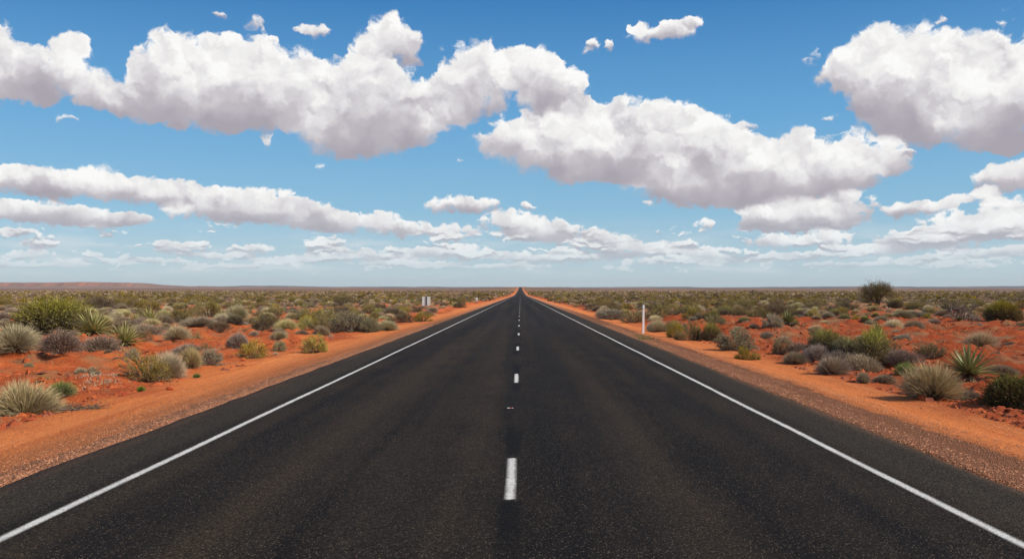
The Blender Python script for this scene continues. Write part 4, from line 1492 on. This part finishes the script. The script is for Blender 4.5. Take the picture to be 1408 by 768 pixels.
# ================================================================ scattered scrub: nearest plants one by one, the rest as one mass
rng = np.random.default_rng(2024)
half = 0.60
cand = []          # x, y, kind, w, h
KP_far = (['saltbush'] * 26 + ['straw'] * 28 + ['buff'] * 12 + ['olive'] * 24 + ['yellow'] * 10 + ['silver'] * 9 + ['dark'] * 6 + ['green'] * 7)
KP_near = ['saltbush'] * 34 + ['straw'] * 22 + ['buff'] * 18 + ['olive'] * 8 + ['yellow'] * 6 + ['rust'] * 5 + ['silver'] * 7


def size_of(kind, far):
    if kind == 'saltbush':
        w = rng.uniform(0.55, 1.5)
        return w, w * rng.uniform(0.36, 0.55)
    if kind in ('straw', 'buff'):
        w = rng.uniform(0.45, 1.35)
        return w, w * rng.uniform(0.38, 0.58)
    if kind in ('olive', 'dark'):
        w = rng.uniform(0.7, 1.9) if far else rng.uniform(0.4, 0.9)
        return w, w * rng.uniform(0.42, 0.62)
    w = rng.uniform(0.5, 1.3) if far else rng.uniform(0.3, 0.7)
    return w, w * rng.uniform(0.45, 0.65)


CLEAR = []         # (x, y): nothing tall straight in front of the signs and the lone tree
for px, py in ((586, 421), (655.6, 414.5), (1207, 420), (1327, 446)):
    CLEAR.append(ground_hit(px, py))


def sow(y0, y1, dens, near=False, hard=True):
    area = (half * y1 + 6) * 2 * (y1 - y0)
    n = int(area * dens * 2.0)
    X = rng.uniform(-(half * y1 + 6), half * y1 + 6, n)
    Y = rng.uniform(y0, y1, n)
    patch = fbm(X * 0.055, Y * 0.055, 301, 3) + 0.5 * fbm(X * 0.2, Y * 0.2, 307, 2)
    pr = 0.5 * np.clip(1.0 + 1.5 * patch, 0.1, 2.0)
    edge_ = 7.6 + 1.2 * vnoise(Y * 0.15, X * 0 + np.sign(X) * 5, 311) * 2
    ok = (rng.random(n) < pr) & (np.abs(X) > edge_) & (np.abs(X) < half * Y + 5)
    # the open red ground right of the road stays nearly bare
    ok &= ~((X > 9) & (Y < 62) & (rng.random(n) < 0.40))
    for x, y in zip(X[ok], Y[ok]):
        far = y > 45
        kind = KP_far[rng.integers(len(KP_far))] if far else KP_near[rng.integers(len(KP_near))]
        w, h = size_of(kind, far)
        if not far:
            q = rng.uniform(0.26, 0.66)
            w, h = w * q, h * q
        if 30 < y < 95 and -0.60 * y < x < -0.415 * y and kind in ('olive', 'yellow', 'dark', 'green', 'silver'):
            kind = ('straw', 'buff', 'saltbush')[rng.integers(3)]     # pale hummocks round the large thicket
            w, h = size_of(kind, True)
        hid = False
        for cx, cy in CLEAR:
            if y < cy + 1.5 and abs(x - cx * y / cy) < 1.1 + w * 0.5 + (1.6 if cx > 20 else 0):
                hid = hid or h > 0.35 + 0.9 * (1 - y / cy) or abs(y - cy) < 2.5
        if hid:
            continue
        if y < 75 and any((x - a) ** 2 + (y - b) ** 2 < (r + w * 0.42) ** 2 for a, b, r in PLACED):
            continue
        cand.append((x, y, kind, w, h))


sow(9, 26, 0.085, True)
sow(26, 45, 0.15, True)
sow(45, 75, 0.26)
sow(75, 130, 0.22)
sow(130, 270, 0.18)
cand.sort(key=lambda c: -c[3] * c[4] / c[1] ** 2)
left = {k: 215 for k in NAMES}
left['buff'] = 90
LOOK = {'saltbush': 'grey-mauve saltbush dome', 'straw': 'straw-coloured tussock', 'olive': 'olive-green leafy shrub', 'yellow': 'yellow-green shrub',
        'silver': 'silvery grey-green shrub', 'green': 'fresh green upright shrub', 'rust': 'rusty-brown shrub', 'dark': 'dark brown-green shrub', 'buff': 'buff-grey tussock'}


def where(x, y):
    side = 'left' if x < 0 else 'right'
    zone = 'near ground' if y < 30 else ('middle distance' if y < 62 else ('far scrub' if y < 110 else 'farthest scrub'))
    spot = 'by the sandy track' if abs(x) < 13 else ('on open red soil' if y < 62 else 'away from the track')
    return side, zone, spot


rest = []
for c in cand:
    x, y, kind, w, h = c
    if left[kind] <= 0 or y > 190:
        rest.append(c)
        continue
    left[kind] -= 1
    side, zone, spot = where(x, y)
    size = 'small' if w < 0.7 else ('broad' if w > 1.15 else 'mid-sized')
    lab = '%s %s in the %s %s of road, %s' % (size, LOOK[kind], zone, side, spot)
    plant(kind, x, y, w, h, lab, '%s %ss, %s, %s of the road, %s' % (size, NAMES[kind][1], zone, side, spot), parts=y < 32)

# ---------------------------------------------------------------- the far scrub as one mass
def far_proto(kind, seed, n, leaf):
    """a plant of n leaf-sized faces, coarser the farther it stands"""
    r = np.random.default_rng(seed)
    g = Geo()
    tips = dome_tips(r, n, rand_lobes(r, 6, 0.3), 0.70, 0.0)
    D = unit(unit(tips) + r.normal(size=(n, 3)) * 0.7 + np.array([0, 0, 0.5]))
    g.leaves(tips - D * leaf * 0.5, D, leaf * r.uniform(0.7, 1.3, n), leaf * 0.42 * r.uniform(0.7, 1.3, n), r, np.clip(0.15 + tips[:, 2] * 1.3, 0, 1))
    v, f, a, _m = g.arrays()
    v[:, 2] = np.maximum(v[:, 2], -0.01)
    return v, a


KLIST = [k for k in NAMES if k in MATF and k in set(KP_far + KP_near)]
LOD = {}
for lv, (n, lf) in enumerate(((170, 0.17), (60, 0.30), (22, 0.46))):
    for kind in KLIST:
        LOD[lv, kind] = [far_proto(kind, 9000 + lv * 50 + i, n, lf) for i in range(3)]


def far_sow(y0, y1, dens, grow_):
    area = (half * y1 + 6) * 2 * (y1 - y0)
    n = int(area * dens)
    X = rng.uniform(-(half * y1 + 6), half * y1 + 6, n)
    Y = rng.uniform(y0, y1, n)
    patch = fbm(X * 0.03, Y * 0.015, 401, 3)
    ok = (np.abs(X) > 8.2 + rng.random(n) * 1.0) & (np.abs(X) < half * Y + 5) & (rng.random(n) < np.clip(0.75 + 1.2 * patch, 0.1, 1))
    for x, y in zip(X[ok], Y[ok]):
        kind = KP_far[rng.integers(len(KP_far))]
        w, h = size_of(kind, True)
        rest.append((x, y, kind, w * grow_, h * grow_ * 0.9))


far_sow(270, 420, 0.10, 1.3)
far_sow(420, 700, 0.045, 1.7)
far_sow(700, 1150, 0.018, 2.3)
Vs, As, Ms = [], [], []
rx_ = np.array([c[0] for c in rest])
ry_ = np.array([c[1] for c in rest])
rz_ = ground_h(rx_, ry_)
ang = rng.uniform(0, 2 * PI, len(rest))
for (x, y, kind, w, h), z, a in zip(rest, rz_, ang):
    lv = 0 if y < 270 else (1 if y < 460 else 2)
    v, at = LOD[lv, kind][rng.integers(3)]
    c_, s_ = math.cos(a) * w, math.sin(a) * w
    Vs.append(np.stack([v[:, 0] * c_ - v[:, 1] * s_ + x, v[:, 0] * s_ + v[:, 1] * c_ + y, v[:, 2] * h / 0.6 + z - 0.02], 1).astype(np.float32))
    at = at.copy()
    at[:, 2] = rng.random()
    As.append(at.astype(np.float32))
    Ms.append(np.full(len(v) // 4, KLIST.index(kind), np.int32))
V = np.concatenate(Vs)
F = np.arange(len(V), dtype=np.int32).reshape(-1, 4)
scrub = link('distant_scrub', mesh_from('distant_scrub', V, [F], [MATF[k] for k in KLIST], np.concatenate(Ms), smooth=False, attrs={'leaf': np.concatenate(As)}))
tag(scrub, 'dense belt of distant grey, straw and olive scrub running to the horizon', 'scrub', kind='stuff')

# ================================================================ small stuff on the ground
def stones(name, X, Y, S, mat, seed, sink=0.3, flat=0.6):
    r = np.random.default_rng(seed)
    n = len(X)
    base = np.array([[1, 0, 0], [0.45, 0.85, 0], [-0.55, 0.8, 0], [-1, 0.05, 0], [-0.5, -0.8, 0], [0.55, -0.85, 0], [0.30, 0.1, 0.85], [-0.35, 0.15, 0.75], [0.0, -0.35, 0.80]], float)
    Fb = np.array([[0, 1, 6, 6], [1, 2, 7, 6], [2, 3, 7, 7], [3, 4, 8, 7], [4, 5, 8, 8], [5, 0, 6, 8], [6, 7, 8, 8]])
    V = base[None] + r.normal(size=(n, 9, 3)) * 0.17
    sx = S * r.uniform(0.75, 1.35, n)
    sy = S * r.uniform(0.7, 1.2, n)
    sz = S * flat * r.uniform(0.6, 1.2, n)
    a = r.uniform(0, 2 * PI, n)
    vx, vy_, vz = V[..., 0] * sx[:, None], V[..., 1] * sy[:, None], V[..., 2] * sz[:, None]
    Z = ground_h(X, Y)
    W_ = np.stack([vx * np.cos(a)[:, None] - vy_ * np.sin(a)[:, None] + X[:, None], vx * np.sin(a)[:, None] + vy_ * np.cos(a)[:, None] + Y[:, None],
                   vz + (Z - sink * sz * 0.3)[:, None]], -1).reshape(-1, 3)
    tri = Fb[:, :3]
    quad_rows = [1, 3, 5]
    Ft = (np.arange(n)[:, None, None] * 9 + tri[[0, 2, 4, 6]][None]).reshape(-1, 3)
    Fq = (np.arange(n)[:, None, None] * 9 + Fb[quad_rows][None]).reshape(-1, 4)
    A = np.ones((n, 9, 4))
    A[..., 0] = r.random(n)[:, None]
    A[..., 1] = r.random(n)[:, None]
    A[..., 2] = r.random(n)[:, None]
    return link(name, mesh_from(name, W_, [Fq, Ft], [mat], smooth=False, attrs={'leaf': A.reshape(-1, 4)}))


def stone_mat(name, a, b, c):
    m, t, out = new_mat(name)
    at = t.node('ShaderNodeAttribute', attribute_name='leaf')
    r, g, bl = t.sep(at.outputs['Vector'])
    col = t.mix(r, a, b)
    col = t.mix(t.step(g, 0.72, 0.95), col, c)
    pos = t.node('ShaderNodeNewGeometry').outputs['Position']
    col = t.mix(t.m('MULTIPLY', t.noise(pos, 40.0, 3.0, 0.6), 0.4), col, a)
    principled(t, out, col, 0.9, 0.15)
    return m


m_clod = stone_mat('red_clod', (0.30, 0.060, 0.022), (0.48, 0.120, 0.038), (0.24, 0.085, 0.050))
m_grav = stone_mat('gravel_stone', (0.38, 0.150, 0.074), (0.64, 0.33, 0.185), (0.20, 0.090, 0.052))
n = 42000
Y = 6 + 44 * rng.random(n) ** 1.5
sg_ = np.where(rng.random(n) < 0.5, -1, 1)
X = sg_ * (4.5 + np.abs(rng.normal(size=n)) * np.where(sg_ > 0, 0.48, 0.30))
n2_ = 5200                       # a second windrow of gravel right of the road
Y2 = 6 + 34 * rng.random(n2_) ** 1.4
X2 = 5.75 + 0.16 * rng.normal(size=n2_) + 0.25 * vnoise(Y2 * 0.3, Y2 * 0, 71)
n3_ = 5000                       # strays on the sandy tracks
Y3 = 6 + 30 * rng.random(n3_) ** 1.4
X3 = np.where(rng.random(n3_) < 0.5, -1, 1) * rng.uniform(5.0, 7.6, n3_)
X, Y = np.concatenate([X, X2, X3]), np.concatenate([Y, Y2, Y3])
gr_ = stones('gravel', X, Y, 0.004 + 0.012 * rng.random(len(X)) ** 2.2, m_grav, 5)
tag(gr_, 'pinkish brown gravel lining both edges of the asphalt', 'gravel', kind='stuff')

n = 60000
Y = 8 + 70 * rng.random(n) ** 1.5
sg_ = np.where(rng.random(n) < 0.42, -1, 1)
X = sg_ * (6.9 + (half * Y) * rng.random(n))
keep = fbm(X * 0.5, Y * 0.5, 88, 3) + 0.15 * (X > 0) + 0.10 > 0.12 * rng.random(n)
X, Y = X[keep], Y[keep]
cl = stones('red_clods', X, Y, 0.014 + 0.120 * rng.random(len(X)) ** 4.2, m_clod, 6, 0.6)
tag(cl, 'broken crumbs and clods of red earth strewn over the verges', 'earth clods', kind='stuff')

# single rocks one can point to
ROCKS = [(233, 536, 9, 'red rock on the sand in front of the olive-grey mound, left side'), (333, 494, 9, 'red stone at the foot of the round yellow-green bush'),
         (1249, 532, 16, 'reddish boulder left of the largest right-hand straw hummock'), (1353, 556, 12, 'pinkish stone between the right-hand hummock and the green edge bush'),
         (1364, 522, 20, 'largest red boulder, right beside the big yucca'), (1271, 551, 14, 'flat red slab on the track edge, right side'),
         (34, 505, 12, 'dark red stone between the two grey bushes on the left'), (1362, 545, 10, 'small orange stone behind the pinkish one by the green edge bush')]


def rock(px, py, wpx, label, seed):
    x, y, s = at_px(px, py)
    import bmesh
    bm = bmesh.new()
    bmesh.ops.create_icosphere(bm, subdivisions=3, radius=0.5)
    r = np.random.default_rng(seed)
    cuts = unit(r.normal(size=(11, 3)))
    for v in bm.verts:
        p = np.array(v.co)
        for c in cuts:                      # facets
            q = p @ c - 0.36
            if q > 0:
                p = p - c * q * 0.9
        v.co = Vector(p + 0.02 * r.normal(size=3))
    me = bpy.data.meshes.new('rock')
    bm.to_mesh(me)
    bm.free()
    A = np.ones((len(me.vertices), 4))
    A[:, 0] = r.random()
    A[:, 1] = 0.3
    at = me.attributes.new('leaf', 'FLOAT_COLOR', 'POINT')
    at.data.foreach_set('color', A.astype(np.float32).ravel())
    me.materials.append(m_clod)
    w = wpx * s * 1.2
    o = link('rock', me, loc=(x, y + w * 0.3, gz(x, y) + 0.12 * w))
    o.scale = (w, w * 0.8, w * 0.6)
    o.rotation_euler = (0, 0, r.uniform(0, 6))
    tag(o, label, 'rock')


for i, q in enumerate(ROCKS):
    rock(*q, 600 + i)


# short dry grass and sprouts
def grass(name, spots, mat, seed, L=(0.05, 0.16), per=26, rad=0.14, wid=0.006):
    r = np.random.default_rng(seed)
    g = Geo()
    sp = np.repeat(np.asarray(spots, float), per, 0)
    n = len(sp)
    sp = sp + np.stack([r.normal(size=n) * rad, r.normal(size=n) * rad], 1)
    P = np.stack([sp[:, 0], sp[:, 1], ground_h(sp[:, 0], sp[:, 1]) - 0.004], 1)
    D = unit(np.stack([r.normal(size=n) * 0.55, r.normal(size=n) * 0.55, np.full(n, 1.0)], 1))
    g.blades(P, D, r.uniform(L[0], L[1], n), wid * r.uniform(0.7, 1.3, n), r, 0.35, 2, 0.2, 1.0)
    return link(name, g.mesh(name, [mat]))


def spots_px(boxes, n, seed):
    r = np.random.default_rng(seed)
    out = []
    for (a, b, c, d) in boxes:
        for _ in range(n):
            out.append(ground_hit(r.uniform(a, c), r.uniform(b, d)))
    return out


g1 = grass('dry_grass', spots_px([(112, 521, 165, 534)], 46, 1), MAT['straw'], 11, (0.04, 0.13), 26, 0.10)
tag(g1, 'patch of short pale dry grass on the sand left of the olive-grey mound', 'dry grass', kind='stuff')
g2 = grass('green_grass', spots_px([(873, 459, 896, 466)], 22, 2), MAT['sprout'], 12, (0.05, 0.16), 26, 0.10)
tag(g2, 'low green grass round the foot of the white guide post', 'grass', kind='stuff')
n = 3600
Y = 10 + 80 * rng.random(n) ** 1.3
X = np.where(rng.random(n) < 0.5, -1, 1) * (7.2 + (half * Y) * rng.random(n))
keep = fbm(X * 0.25, Y * 0.25, 55, 3) > 0.05
g3 = grass('sparse_dry_grass', np.stack([X[keep], Y[keep]], 1), MAT['buff'], 13, (0.03, 0.15), 16, 0.11)
tag(g3, 'sparse dry grass wisps between the bushes', 'dry grass', kind='stuff')
tag_sprouts = [(192, 539, 12, 'tiny green sprout on the left sandy track'), (269, 519, 10, 'tiny green sprout below the silvery pale bush')]
for i, (px, py, wp, lab) in enumerate(tag_sprouts):
    put('sprout', px, py, wp, wp * 0.6, lab, i)
put('silver', 178, 500, 22, 16, 'small silvery herb on bare red soil left of the straw-topped bush', 1)
